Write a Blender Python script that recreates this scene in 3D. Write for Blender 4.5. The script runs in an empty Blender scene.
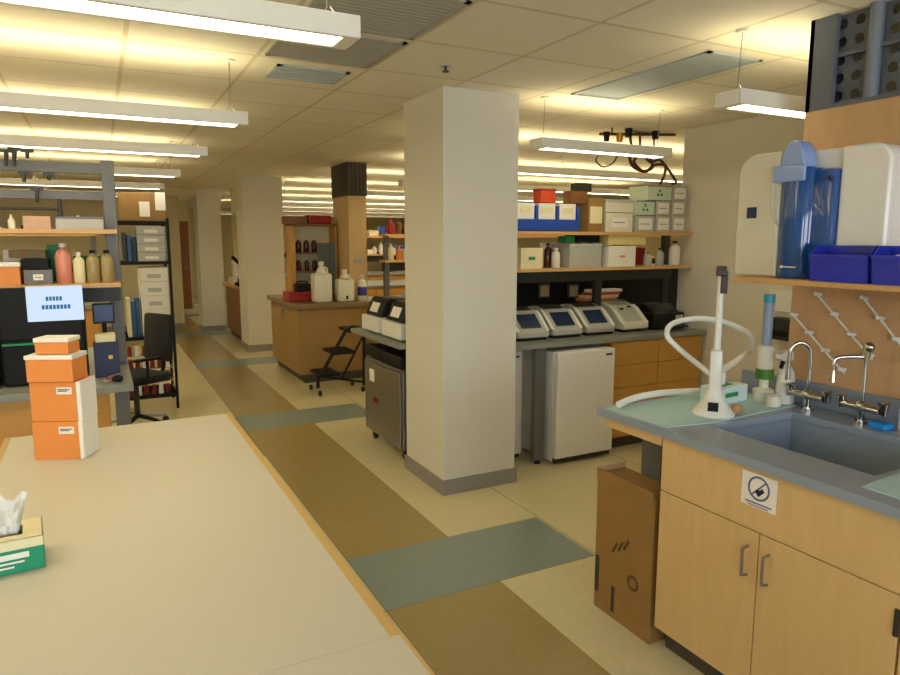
import bpy, bmesh, math, random
from mathutils import Vector, Matrix
random.seed(7)
PI=math.pi
S=bpy.context.scene
COL=S.collection
# ------------------------------------------------------------------ camera
FPX=675.0; CH=1.65; YAW=math.radians(27.3); PIT=math.radians(8.2)
fw=Vector((math.sin(YAW)*math.cos(PIT),math.cos(YAW)*math.cos(PIT),-math.sin(PIT)))
rt=Vector((math.cos(YAW),-math.sin(YAW),0)); up=rt.cross(fw)
cd=bpy.data.cameras.new('camera'); cam=bpy.data.objects.new('camera',cd); COL.objects.link(cam)
cam.location=(0,0,CH); cam.rotation_euler=Matrix((rt,up,-fw)).transposed().to_euler()
cd.sensor_fit='HORIZONTAL'; cd.sensor_width=36; cd.lens=36*FPX/900; cd.clip_start=0.05; cd.clip_end=200
S.camera=cam
def at(u,v,axis,val):
    """world point on the plane axis=val seen at a photograph position (measuring help)"""
    d=fw*FPX+rt*(u-450)-up*(v-337.5); t=(val-cam.location[axis])/d[axis]
    return cam.location+d*t
def ay(u,v,y): return at(u,v,1,y)
# ------------------------------------------------------------------ materials
def lin(h):
    h=h.lstrip('#'); c=[int(h[i:i+2],16)/255 for i in (0,2,4)]
    return tuple([(x/12.92 if x<=.04045 else ((x+.055)/1.055)**2.4) for x in c])+(1,)
MC={}
def mat(name,col,rough=.5,metal=0,col2=None,scale=20,emit=None,estr=0,alpha=1,trans=0,coat=0,bump=0,stretch=None,kind='noise',spec=None):
    if name in MC: return MC[name]
    m=bpy.data.materials.new(name); m.use_nodes=True; nt=m.node_tree; b=nt.nodes['Principled BSDF']
    b.inputs['Base Color'].default_value=lin(col); b.inputs['Roughness'].default_value=rough
    b.inputs['Metallic'].default_value=metal
    if spec is not None: b.inputs['Specular IOR Level'].default_value=spec
    if coat: b.inputs['Coat Weight'].default_value=coat
    if trans: b.inputs['Transmission Weight'].default_value=trans
    if alpha<1: b.inputs['Alpha'].default_value=alpha
    if emit: b.inputs['Emission Color'].default_value=lin(emit); b.inputs['Emission Strength'].default_value=estr
    tc=nt.nodes.new('ShaderNodeTexCoord'); mp=nt.nodes.new('ShaderNodeMapping')
    nt.links.new(tc.outputs['Object'],mp.inputs['Vector'])
    if stretch: mp.inputs['Scale'].default_value=stretch
    n=nt.nodes.new('ShaderNodeTexNoise'); n.inputs['Scale'].default_value=scale; n.inputs['Detail'].default_value=4
    nt.links.new(mp.outputs['Vector'],n.inputs['Vector'])
    mx=nt.nodes.new('ShaderNodeMix'); mx.data_type='RGBA'
    c=lin(col); c2=lin(col2) if col2 else tuple([x*.93 for x in c[:3]])+(1,)
    mx.inputs['A'].default_value=c; mx.inputs['B'].default_value=c2
    nt.links.new(n.outputs['Fac'],mx.inputs['Factor']); nt.links.new(mx.outputs['Result'],b.inputs['Base Color'])
    if bump:
        bp=nt.nodes.new('ShaderNodeBump'); bp.inputs['Strength'].default_value=bump; bp.inputs['Distance'].default_value=.002
        nt.links.new(n.outputs['Fac'],bp.inputs['Height']); nt.links.new(bp.outputs['Normal'],b.inputs['Normal'])
    MC[name]=m; return m
wall_m=mat('painted_wall','#dbd5c3',.85,scale=60,bump=.15)
wall_y=mat('painted_wall_cream','#d8cca4',.85,scale=60,bump=.15)
base_m=mat('vinyl_base','#8f8a80',.6)
wood=mat('maple','#dbb984',.4,col2='#cdaa72',scale=6,stretch=(6,6,.8),spec=.4)
wood_d=mat('oak_cabinet','#cf9a48',.45,col2='#bd8839',scale=6,stretch=(1,6,6))
wood_s=mat('shelf_wood','#d9ad72',.5,col2='#c4955a',scale=6,stretch=(1,8,8))
wood_b=mat('brown_wood','#8a5a2c',.5,col2='#74481f',scale=8)
epoxy=mat('grey_worktop','#8b8d83',.35,col2='#818378',scale=120)
epoxy_b=mat('blue_grey_epoxy','#8e9aa8',.3,col2='#84909e',scale=90)
tablem=mat('laminate_table','#d0c9b6',.45,col2='#c9c2ae',scale=200,spec=.35)
tedge=mat('table_edge_wood','#d0ae6c',.45,col2='#c4a05e',scale=20)
white=mat('white_plastic','#e4e2d6',.35)
offw=mat('ivory_plastic','#dcd6bf',.45)
whitem=mat('white_enamel','#edebe4',.3,coat=.2)
paper=mat('paper','#eeeadd',.8)
black=mat('black_plastic','#141312',.6,spec=.25)
darkg=mat('dark_grey_metal','#35352f',.45,metal=.2)
grey=mat('grey_paint_metal','#6b6b67',.45,metal=.1)
greyl=mat('light_grey_plastic','#b4b3a6',.45)
steel=mat('stainless','#9b9891',.28,metal=.85,col2='#8a877f',scale=10,stretch=(1,1,20))
chrome=mat('chrome','#c9c6c0',.12,metal=1)
rubber=mat('rubber','#202020',.7)
orange=mat('orange_card','#e58f42',.55,col2='#de863a')
card=mat('cardboard','#9c783d',.75,col2='#8a6636',scale=12)
cardd=mat('cardboard_edge','#d9b887',.8)
ink=mat('brown_ink','#5a3a1e',.8)
blue=mat('blue_plastic','#1f4aa8',.4)
bblue=mat('bin_blue','#1c2fb4',.3,coat=.3)
binder=mat('binder_blue','#2f5b8c',.5)
red=mat('red_plastic','#a81d17',.45)
dred=mat('dark_red','#7a2018',.5)
green=mat('green','#1e8a4a',.5)
tgreen=mat('tissue_box_green','#0f8f62',.5)
cream=mat('cream_card','#e8dcae',.6)
pad=mat('absorbent_pad_blue','#b4d0cf',.85,col2='#a5c5c5',scale=80,bump=.3)
teal=mat('teal_plastic','#2b9ab0',.4)
skyb=mat('bright_blue_sponge','#1d86d8',.7)
clear=mat('clear_plastic','#e3e4dc',.15,alpha=.45)
pinkl=mat('pink_liquid','#d98a70',.3)
hdpe=mat('hdpe_bottle','#e2dfc6',.4)
amber=mat('amber_glass','#4a2410',.15)
bluetank=mat('clear_blue_shell','#12539c',.12,coat=.6,alpha=.86)
bluedk=mat('blue_cartridge','#0c2a58',.3)
bluel=mat('pale_blue_cap','#8fa8dc',.25,coat=.4)
navy=mat('navy','#20284f',.5)
yell=mat('yellow','#e0c040',.5)
lens_w=mat('screen_dark','#1c3350',.15,coat=.5)
fab=mat('chair_fabric','#1d1c20',.9,bump=.5,scale=200)
metal_b=mat('bronze_pipe','#6a4a2c',.35,metal=.6)
copper=mat('hose_brown','#5e2f1c',.5)
ventm=mat('vent_bluegrey','#a9b4ba',.6)
ventd=mat('vent_dark','#a09d92',.6)
def emis(name,col,s):
    m=bpy.data.materials.new(name); m.use_nodes=True; nt=m.node_tree; nt.nodes.clear()
    e=nt.nodes.new('ShaderNodeEmission'); e.inputs[0].default_value=(*col,1); e.inputs[1].default_value=s
    o=nt.nodes.new('ShaderNodeOutputMaterial'); nt.links.new(e.outputs[0],o.inputs[0]); return m
lamp_dn=emis('lamp_diffuser',(1,.90,.66),6.0)
lamp_up=emis('lamp_uplight',(1,.85,.50),9.0)
screen_m=emis('screen_glow',(.68,.82,1),.55)
screen_t=emis('screen_text',(.05,.3,.6),.3)
kickm=mat('kick_brown','#4a4238',.7)
islandw=mat('island_oak','#a9864e',.5,col2='#9a773f',scale=6)
panelw=mat('panel_maple','#cfa87b',.45,col2='#c1976a',scale=6,stretch=(6,6,.8))
# floor and ceiling
def node(nt,t,**k):
    n=nt.nodes.new(t)
    for a,b in k.items(): setattr(n,a,b)
    return n
def floor_mat():
    m=bpy.data.materials.new('sheet_floor'); m.use_nodes=True; nt=m.node_tree; b=nt.nodes['Principled BSDF']
    g=node(nt,'ShaderNodeNewGeometry'); sp=node(nt,'ShaderNodeSeparateXYZ'); nt.links.new(g.outputs['Position'],sp.inputs[0])
    def M(op,a,bb=None,c=None):
        n=node(nt,'ShaderNodeMath',operation=op)
        for i,v in enumerate((a,bb,c)):
            if v is None: continue
            if isinstance(v,(int,float)): n.inputs[i].default_value=v
            else: nt.links.new(v,n.inputs[i])
        return n.outputs[0]
    x,y=sp.outputs[0],sp.outputs[1]
    def band(v,a,c): return M('MULTIPLY',M('GREATER_THAN',v,a),M('LESS_THAN',v,c))
    brown=band(x,1.04,1.64)
    ym=M('MODULO',M('ADD',y,30*3.235-2.64),3.235)          # grey bars repeat every 3.235 m
    gbar=M('MULTIPLY',band(x,1.04,2.23),M('LESS_THAN',ym,.56))
    lefty=M('MULTIPLY',band(x,-6,1.04),band(M('MODULO',M('ADD',y,60-6.9),6.47),0,1.3))
    def mix(f,a,bc):
        n=node(nt,'ShaderNodeMix',data_type='RGBA'); nt.links.new(f,n.inputs['Factor'])
        for i,v in (('A',a),('B',bc)):
            if isinstance(v,str): n.inputs[i].default_value=lin(v)
            else: nt.links.new(v,n.inputs[i])
        return n.outputs['Result']
    c=mix(lefty,'#d3c79c','#a8945c'); c=mix(brown,c,'#a08c58'); c=mix(gbar,c,'#87928a')
    # seams
    sx=M('LESS_THAN',M('MODULO',M('ADD',x,30*.6-1.04),1.2),.006); sy=M('LESS_THAN',M('MODULO',M('ADD',y,30*3.235-2.64),3.235),.006)
    n=node(nt,'ShaderNodeTexNoise'); n.inputs['Scale'].default_value=25; n.inputs['Detail'].default_value=6
    nt.links.new(g.outputs['Position'],n.inputs['Vector'])
    mm=node(nt,'ShaderNodeMix',data_type='RGBA',blend_type='MULTIPLY'); nt.links.new(c,mm.inputs['A'])
    r=node(nt,'ShaderNodeMapRange'); r.inputs[3].default_value=.88; r.inputs[4].default_value=1.06; nt.links.new(n.outputs['Fac'],r.inputs[0])
    nt.links.new(r.outputs[0],mm.inputs['B']); mm.inputs['Factor'].default_value=1
    seam=mix(M('MAXIMUM',sx,sy),mm.outputs['Result'],'#8a7a52')
    nt.links.new(seam,b.inputs['Base Color']); b.inputs['Roughness'].default_value=.22; b.inputs['Specular IOR Level'].default_value=.45
    return m
def ceil_mat():
    m=bpy.data.materials.new('ceiling_tiles'); m.use_nodes=True; nt=m.node_tree; b=nt.nodes['Principled BSDF']
    g=node(nt,'ShaderNodeNewGeometry'); mp=node(nt,'ShaderNodeVectorMath',operation='SUBTRACT'); mp.inputs[1].default_value=(1.37-.6*20,3.01-.6*20,0)
    nt.links.new(g.outputs['Position'],mp.inputs[0]); br=node(nt,'ShaderNodeTexBrick'); br.offset=0
    br.inputs['Scale'].default_value=1; br.inputs['Brick Width'].default_value=.6; br.inputs['Row Height'].default_value=.6; br.inputs['Mortar Size'].default_value=.011
    br.inputs['Mortar Smooth'].default_value=0
    br.inputs['Color1'].default_value=lin('#dfd9c8'); br.inputs['Color2'].default_value=lin('#dad4c2'); br.inputs['Mortar'].default_value=lin('#c6bba0')
    nt.links.new(mp.outputs[0],br.inputs['Vector'])
    n=node(nt,'ShaderNodeTexNoise'); n.inputs['Scale'].default_value=180; bp=node(nt,'ShaderNodeBump'); bp.inputs['Strength'].default_value=.25; bp.inputs['Distance'].default_value=.003
    nt.links.new(g.outputs['Position'],n.inputs['Vector']); nt.links.new(n.outputs['Fac'],bp.inputs['Height']); nt.links.new(bp.outputs[0],b.inputs['Normal'])
    nt.links.new(br.outputs['Color'],b.inputs['Base Color']); b.inputs['Roughness'].default_value=.9
    return m
# ------------------------------------------------------------------ mesh helpers
class MB:
    def __init__(s): s.b=bmesh.new(); s.m=[]
    def _xf(s,vs,loc=(0,0,0),rot=None):
        M_=Matrix.Translation(loc)
        if rot: M_=M_@Matrix.Rotation(rot[2],4,'Z')@Matrix.Rotation(rot[1],4,'Y')@Matrix.Rotation(rot[0],4,'X')
        bmesh.ops.transform(s.b,matrix=M_,verts=vs)
    def box(s,x0,x1,y0,y1,z0,z1,bev=0,rot=None,seg=2):
        c=((x0+x1)/2,(y0+y1)/2,(z0+z1)/2)
        r=bmesh.ops.create_cube(s.b,size=1); vs=r['verts']
        bmesh.ops.scale(s.b,vec=(abs(x1-x0),abs(y1-y0),abs(z1-z0)),verts=vs)
        if bev:
            es=list({e for v in vs for e in v.link_edges})
            q=bmesh.ops.bevel(s.b,geom=es,offset=min(bev,.45*min(abs(x1-x0),abs(y1-y0),abs(z1-z0))),segments=seg,affect='EDGES',profile=.5)
            vs=list({v for f in q['faces'] for v in f.verts}|{v for v in vs if v.is_valid})
        s._xf(vs,c,rot); return s
    def cyl(s,p0,p1,r0,r1=None,n=16):
        p0=Vector(p0);p1=Vector(p1);d=p1-p0; r1=r0 if r1 is None else r1
        r=bmesh.ops.create_cone(s.b,cap_ends=True,segments=n,radius1=r0,radius2=r1,depth=d.length)
        q=d.to_track_quat('Z','Y').to_matrix().to_4x4()
        bmesh.ops.transform(s.b,matrix=Matrix.Translation((p0+p1)/2)@q,verts=r['verts']); return s
    def lathe(s,prof,c=(0,0,0),n=20):
        rings=[]
        for r,z in prof:
            rings.append([s.b.verts.new((c[0]+r*math.cos(2*PI*i/n),c[1]+r*math.sin(2*PI*i/n),c[2]+z)) for i in range(n)])
        for a,b_ in zip(rings,rings[1:]):
            for i in range(n): s.b.faces.new((a[i],a[(i+1)%n],b_[(i+1)%n],b_[i]))
        s.b.faces.new(rings[0][::-1]); s.b.faces.new(rings[-1]); return s
    def tube(s,pts,r,n=8,smooth=True):
        pts=[Vector(p) for p in pts]
        if smooth and len(pts)>2:
            P=[pts[0]]+pts+[pts[-1]]; o=[]
            for i in range(1,len(P)-2):
                for k in range(6):
                    t=k/6; a,b_,c,d=P[i-1],P[i],P[i+1],P[i+2]
                    o.append(.5*((2*b_)+(c-a)*t+(2*a-5*b_+4*c-d)*t*t+(3*b_-a-3*c+d)*t**3))
            o.append(pts[-1]); pts=o
        rings=[]; t0=(pts[1]-pts[0]).normalized(); nrm=t0.orthogonal().normalized()
        for i,p in enumerate(pts):
            t=(pts[min(i+1,len(pts)-1)]-pts[max(i-1,0)]).normalized()
            nrm=(nrm-t*nrm.dot(t)); nrm.normalize(); bn=t.cross(nrm)
            rr=r(i/(len(pts)-1)) if callable(r) else r
            rings.append([s.b.verts.new(p+nrm*rr*math.cos(2*PI*k/n)+bn*rr*math.sin(2*PI*k/n)) for k in range(n)])
        for a,b_ in zip(rings,rings[1:]):
            for k in range(n): s.b.faces.new((a[k],a[(k+1)%n],b_[(k+1)%n],b_[k]))
        s.b.faces.new(rings[0][::-1]); s.b.faces.new(rings[-1]); return s
    def prism(s,poly,z0,z1,axis='z'):
        """polygon extruded along axis; for axis x poly is (y,z), for y it is (x,z)"""
        def P(a,b_,c): return {'z':(a,b_,c),'x':(c,a,b_),'y':(a,c,b_)}[axis]
        A=[s.b.verts.new(P(a,b_,z0)) for a,b_ in poly]; B=[s.b.verts.new(P(a,b_,z1)) for a,b_ in poly]
        s.b.faces.new(A[::-1]); s.b.faces.new(B); n=len(A)
        for i in range(n): s.b.faces.new((A[i],A[(i+1)%n],B[(i+1)%n],B[i]))
        return s
    def ball(s,c,r,sc=(1,1,1),n=14):
        q=bmesh.ops.create_uvsphere(s.b,u_segments=n,v_segments=n//2+2,radius=r)
        bmesh.ops.scale(s.b,vec=sc,verts=q['verts']); bmesh.ops.translate(s.b,vec=c,verts=q['verts']); return s
    def build(s,name,m,parent=None,smooth=False,bev=0):
        bmesh.ops.recalc_face_normals(s.b,faces=s.b.faces)
        me=bpy.data.meshes.new(name); s.b.to_mesh(me); s.b.free(); me.materials.append(m)
        if smooth:
            me.shade_smooth()
            try: me.set_sharp_from_angle(angle=math.radians(38))
            except Exception: pass
        o=bpy.data.objects.new(name,me); COL.objects.link(o)
        if parent is not None:
            o.parent=parent
        if bev:
            md=o.modifiers.new('bevel','BEVEL'); md.width=bev; md.segments=2; md.limit_method='ANGLE'
        return o
def tag(o,label,cat,group=None,kind=None):
    if label: o['label']=label
    if cat: o['category']=cat
    if group: o['group']=group
    if kind: o['kind']=kind
    return o
def thing(name,label,cat,loc=(0,0,0),rz=0,group=None):
    o=bpy.data.objects.new(name,None); COL.objects.link(o); o.empty_display_size=.05
    o.location=loc; o.rotation_euler=(0,0,rz); return tag(o,label,cat,group)
def struct(name,mb,m,**k):
    o=mb.build(name,m,**k); o['kind']='structure'; return o
def kids(o): return [c for c in COL.objects if c.parent==o]
def dup(root,loc,rz=0,label=None,group=None,scale=None):
    r=root.copy(); COL.objects.link(r); r.location=loc; r.rotation_euler=(0,0,rz)
    if label: r['label']=label
    if group: r['group']=group
    if scale: r.scale=scale
    for ch in kids(root):
        c=ch.copy(); COL.objects.link(c); c.parent=r
        for g in kids(ch):
            d=g.copy(); COL.objects.link(d); d.parent=c
    return r
# ------------------------------------------------------------------ room shell
CZ=2.57
struct('floor',MB().box(-5,11,-2.6,21,-.1,0),floor_mat())
struct('ceiling',MB().box(-5,11,-2.6,21,CZ,CZ+.1),ceil_mat())
struct('wall_left',MB().box(-5.12,-5,-2.6,21,0,CZ),wall_y)
struct('wall_right',MB().box(4.47,4.6,-2.6,4.33,0,CZ),wall_m)
struct('wall_return',MB().box(4.6,11,4.2,4.33,0,CZ),wall_m)
struct('wall_far_right',MB().box(11,11.12,4.33,21,0,CZ),wall_y)
struct('wall_far',MB().box(1.98,11,21,21.12,0,CZ),wall_y)
struct('wall_partition',MB().box(-5,1.36,13.6,13.75,0,CZ),wall_y)
struct('wall_corridor_end',MB().box(1.36,1.98,17.5,17.62,0,CZ),wall_y)
# back wall with three window openings (daylight behind the camera)
wb=MB().box(-5,4.6,-2.72,-2.6,0,.9).box(-5,4.6,-2.72,-2.6,2.3,CZ)
xs=[-5,-4,-2.2,-1.6,.2,.8,2.6,4.6]
for a,b_ in ((0,1),(2,3),(4,5),(6,7)): wb.box(xs[a],xs[b_],-2.72,-2.6,.9,2.3)
struct('wall_back',wb,wall_m)
wf=mat('window_frame_metal','#c9c9c4',.4)
for i,(a,b_) in enumerate(((-4,-2.2),(-1.6,.2),(.8,2.6))):
    w=MB()
    for x in (a,(a+b_)/2-.02,b_-.04): w.box(x,x+.04,-2.69,-2.63,.9,2.3)
    w.box(a,b_,-2.69,-2.63,.9,.94).box(a,b_,-2.69,-2.63,2.26,2.3)
    o=struct('window_%d'%(i+1),w,wf)
    g=mat('window_glass','#ffffff',.02,alpha=.12)
    MB().box(a+.04,b_-.04,-2.662,-2.656,.94,2.26).build('pane',g,o)
# columns
def column(x0,x1,y0,y1,nm):
    struct('wall_column_'+nm,MB().box(x0,x1,y0,y1,0,CZ,bev=.004),wall_m)
    t=.012
    struct('baseboard_column_'+nm,MB().box(x0-t,x1+t,y0-t,y0,0,.1).box(x0-t,x1+t,y1,y1+t,0,.1).box(x0-t,x0,y0,y1,0,.1).box(x1,x1+t,y0,y1,0,.1),base_m)
column(1.9,2.445,3.77,4.37,'near'); column(1.9,2.47,10.2,10.8,'middle'); column(1.60,2.0,12.9,13.4,'back')
struct('baseboard_right',MB().box(4.455,4.47,-2.6,4.34,0,.1),base_m)
struct('baseboard_partition',MB().box(-5,1.36,13.588,13.6,0,.1),base_m)
dr=struct('door_1',MB().box(1.40,1.94,17.44,17.5,0,2.1,bev=.005),wood_b)
MB().cyl((1.88,17.44,1.0),(1.88,17.39,1.0),.012).cyl((1.88,17.39,1.0),(1.78,17.39,1.0),.01).build('door_handle',chrome,dr)
struct('trim_corridor_header',MB().box(.95,1.6,12.95,13.05,2.42,CZ),wall_y)
# ------------------------------------------------------------------ pendant lights
def lamp(x0,x1,y,label,z=2.24,round_=False,group=None):
    W=.142; t=thing('pendant_light',label,'ceiling light',((x0+x1)/2,y,z),0,group)
    hx=(x1-x0)/2
    # hollow trough: two sides and two ends
    h=MB().box(-hx,hx,-W/2,-W/2+.02,0,.065,bev=.004).box(-hx,hx,W/2-.02,W/2,0,.065,bev=.004)
    h.box(-hx,-hx+.05,-W/2+.02,W/2-.02,0,.065,bev=.004).box(hx-.05,hx,-W/2+.02,W/2-.02,0,.065,bev=.004)
    h.build('housing',white,t)
    MB().box(-hx+.05,hx-.05,-W/2+.02,W/2-.02,.004,.014).build('diffuser',lamp_dn,t)
    MB().box(-hx+.05,hx-.05,-W/2+.02,W/2-.02,.048,.058).build('uplight_lens',lamp_up,t)
    n=max(2,int((x1-x0)/1.2)+1)
    for i in range(n):
        x=-hx+.07+(2*hx-.14)*i/(n-1)
        MB().tube([(x-.03,0,.06),(x-.01,0,.10),(x,0,CZ-z)],.0022,6,False).tube([(x+.03,0,.06),(x,0,.10)],.0022,6,False).build('suspension_cable',steel,t)
        MB().cyl((x,0,CZ-z-.012),(x,0,CZ-z),.03,.03).build('ceiling_cup',white,t)
    return t
rowsL=[(2.057,'nearest long pendant light, cut by the top left corner'),(3.757,'second long pendant light from the front on the left'),(5.217,'third long pendant light on the left, above the shelf rails'),
 (7.0,'fourth long pendant light on the left, its end near the metal upright'),(8.75,'fifth pendant light on the left, beyond the metal upright top'),(10.5,'last pendant light on the left, just before the far partition')]
for y,l in rowsL: lamp(-4.3,.73,y,l,group='long pendant lights left of the aisle')
lamp(2.52,3.66,2.20,'short pendant light cut by the dark pipe screen, upper right')
lamp(2.565,3.70,3.76,'pendant light hanging above the blue rack shelf, nearest there')
rowsR=[(5.217,'pendant light right of the column, second row back above the shelf'),(7.0,'pendant light right of the column, third row back'),(8.75,'pendant light right of the column, fourth row back'),
 (10.5,'pendant light in the fifth row beyond the wood chase'),(12.3,'pendant light in the sixth row beyond the wood chase'),(14.1,'pendant light in the seventh row beyond the wood chase'),(16.5,'pendant light in the farthest row before the far wall')]
for y,l in rowsR: lamp(3.0 if 6.9<y<9 else 2.52,7.8,y,l,group='pendant light rows in the far right bays')
# ceiling fittings
def grille(name,label,x0,x1,y0,y1,m,n=8,cat='vent'):
    t=thing(name,label,cat,((x0+x1)/2,(y0+y1)/2,CZ-.001)); a=(x1-x0)/2; b_=(y1-y0)/2
    MB().box(-a,a,-b_,-b_+.025,-.008,0).box(-a,a,b_-.025,b_,-.008,0).box(-a,-a+.025,-b_,b_,-.008,0).box(a-.025,a,-b_,b_,-.008,0).build('frame',m,t)
    s=MB().box(-a+.025,a-.025,-b_+.025,b_-.025,-.003,0)
    for i in range(n):
        y=-b_+.04+(2*b_-.08)*i/(n-1); s.box(-a+.025,a-.025,y-.006,y+.006,-.005,-.003)
    s.build('grille',m,t)
grille('ceiling_vent','large dull grey return grille above the nearest pendant light end',.80,1.35,2.43,2.98,ventd,14)
grille('ceiling_vent','grey return grille just behind the nearest pendant light',.80,1.35,3.05,3.56,ventd,14)
grille('ceiling_vent','small bluish square air diffuser between first two pendant lights',.90,1.30,3.72,4.02,ventm,5)
grille('ceiling_panel','long bluish grey ceiling panel right of the column',2.72,3.10,2.50,3.60,ventm,2,'ceiling panel')
sp=thing('sprinkler_head','small dark sprinkler head in the ceiling before the column','sprinkler',(1.70,3.345,CZ))
MB().lathe([(.028,-.006),(.03,0)]).build('escutcheon',greyl,sp)
MB().cyl((0,0,-.03),(0,0,-.005),.007).cyl((0,0,-.036),(0,0,-.03),.018).build('sprinkler_body',darkg,sp)
# ------------------------------------------------------------------ front table
def long_table(label,x0,x1,y0,y1,z,leg=True,e=.022,ey=None):
    ey=e if ey is None else ey
    t=thing('work_table',label,'table',((x0+x1)/2,(y0+y1)/2,0)); a=(x1-x0)/2;b_=(y1-y0)/2
    MB().box(-a+e,a-e,-b_,b_-ey,z-.035,z).build('tabletop',tablem,t)
    MB().box(a-e,a,-b_,b_,z-.035,z+.0005,bev=.002).box(-a,-a+e,-b_,b_,z-.035,z+.0005,bev=.002).box(-a+e,a-e,b_-ey-.0001,b_,z-.035,z+.0005 if ey>.01 else z-.001).build('edge_band',tedge,t)
    MB().box(-a+.08,a-.08,-b_+.05,b_-.08,z-.11,z-.035).build('apron',grey,t)
    for sx in (-1,1):
        for sy in (-1,1):
            cx=sx*(a-.1); cy=sy*(b_-.1); MB().box(cx-.03,cx+.03,cy-.03,cy+.03,0,z-.11,bev=.004).build('leg',grey,t)
long_table('pale laminate table holding the orange boxes, its far end in view',-.362,.462,1.10,2.965,.91,ey=.004)
long_table('pale laminate table at the bottom edge, butted to the orange box table',-.362,.468,-.75,1.0995,.91,e=.009,ey=.0005)
# orange boxes
def kitbox(label,cx,cy,z,w,d,h,rz,strip=True,lid=False):
    t=thing('kit_box',label,'box',(cx,cy,z),rz,'orange boxes stacked on the table')
    MB().box(-w/2,w/2,-d/2,d/2,0,h,bev=.002).build('carton',orange,t)
    if strip:
        MB().box(w/2-.004,w/2+.0015,-d/2+.004,d/2,.002,h+.002).box(w/2-.012,w/2+.001,-d/2-.001,-d/2+.004,.002,h+.001).build('end_label',paper,t)
        MB().box(0.005,.055,-d/2-.0012,-d/2+.001,h-.042,h-.018).build('front_label',paper,t)
        MB().box(0.01,.04,-d/2-.0018,-d/2,h-.032,h-.029).box(0.01,.05,-d/2-.0018,-d/2,h-.027,h-.024).build('label_print',ink,t)
    if lid: MB().box(-w/2-.003,w/2+.003,-d/2-.003,d/2+.003,h-.012,h+.002,bev=.002).build('lid',paper,t)
    return t
R27=math.radians(-24)
kitbox('orange box with white end label, lowest of the stack',-.142,2.632,.91,.165,.11,.132,R27)
kitbox('orange box with white end label, second from the bottom',-.140,2.634,1.042+.001,.165,.11,.135,R27)
kitbox('orange box with a white lid, third from the bottom',-.152,2.628,1.179+.001,.150,.105,.088,R27,False,True)
kitbox('small flat orange box with white lid, topmost of the stack',-.146,2.630,1.271+.001,.108,.08,.052,R27,False,True)
# tissue box
tb=thing('tissue_box','green and cream tissue box at the left edge of the table','tissue box',(-.284,1.765,.91),math.radians(5))
MB().box(-.125,.125,-.06,.06,0,.055,bev=.003).build('carton_base',tgreen,tb)
up_=MB().box(-.125,.125,-.06,-.058,.055,.078).box(-.125,.125,.058,.06,.055,.078).box(.123,.125,-.06,.06,.055,.078).box(-.125,-.123,-.06,.06,.055,.078)
up_.box(-.125,-.085,-.06,.06,.076,.078).box(.085,.125,-.06,.06,.076,.078).box(-.085,.085,-.06,-.03,.076,.078).box(-.085,.085,.03,.06,.076,.078).build('carton_top',cream,tb)
MB().box(-.085,.085,-.03,.03,.056,.058).build('slot_opening',wood_b,tb)
MB().box(.02,.095,-.0612,-.06,.034,.047,bev=.0005).box(.03,.085,-.0612,-.06,.024,.028).box(.03,.065,-.0612,-.06,.014,.018).build('front_print',paper,tb)
ts=MB(); vs=[]
for i in range(7):
    row=[]
    for j in range(6):
        s_=i/6; w=.03+.03*s_; row.append(ts.b.verts.new((.055+(j/5-.5)*2*w*.6+.012*s_,.012*math.sin(j*2.1+i)*(.4+s_)+.0,.060+.10*s_+.01*math.sin(j*1.7)*s_)))
    vs.append(row)
for a,b_ in zip(vs,vs[1:]):
    for j in range(5): ts.b.faces.new((a[j],a[j+1],b_[j+1],b_[j]))
o=ts.build('tissue',paper,tb,smooth=True); md=o.modifiers.new('thick','SOLIDIFY'); md.thickness=.0015
# ------------------------------------------------------------------ sink bench
ZC=.935
def ring_top(mb,x0,x1,y0,y1,hx0,hx1,hy0,hy1,z0,z1):
    mb.box(x0,hx0,y0,y1,z0,z1).box(hx1,x1,y0,y1,z0,z1).box(hx0,hx1,y0,hy0,z0,z1).box(hx0,hx1,hy1,y1,z0,z1); return mb
ct=thing('sink_worktop','blue grey sink worktop with moulded basin and upstand','worktop',(0,0,0))
ring_top(MB(),1.87,2.748,.2,2.24,2.07,2.55,1.17,1.80,ZC-.032,ZC).build('worktop',epoxy_b,ct)
bs=MB().box(2.07,2.55,1.17,1.80,ZC-.25,ZC-.24).box(2.05,2.07,1.15,1.82,ZC-.25,ZC-.03).box(2.55,2.57,1.15,1.82,ZC-.25,ZC-.03).box(2.07,2.55,1.15,1.17,ZC-.25,ZC-.03).box(2.07,2.55,1.80,1.82,ZC-.25,ZC-.03)
bas=bs.build('basin',epoxy_b,ct)
MB().cyl((2.3,1.48,ZC-.24),(2.3,1.48,ZC-.236),.04).build('drain',chrome,bas)
MB().box(2.72,2.748,.2,2.2,ZC,ZC+.10,bev=.003).build('backsplash',epoxy_b,ct)
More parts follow.
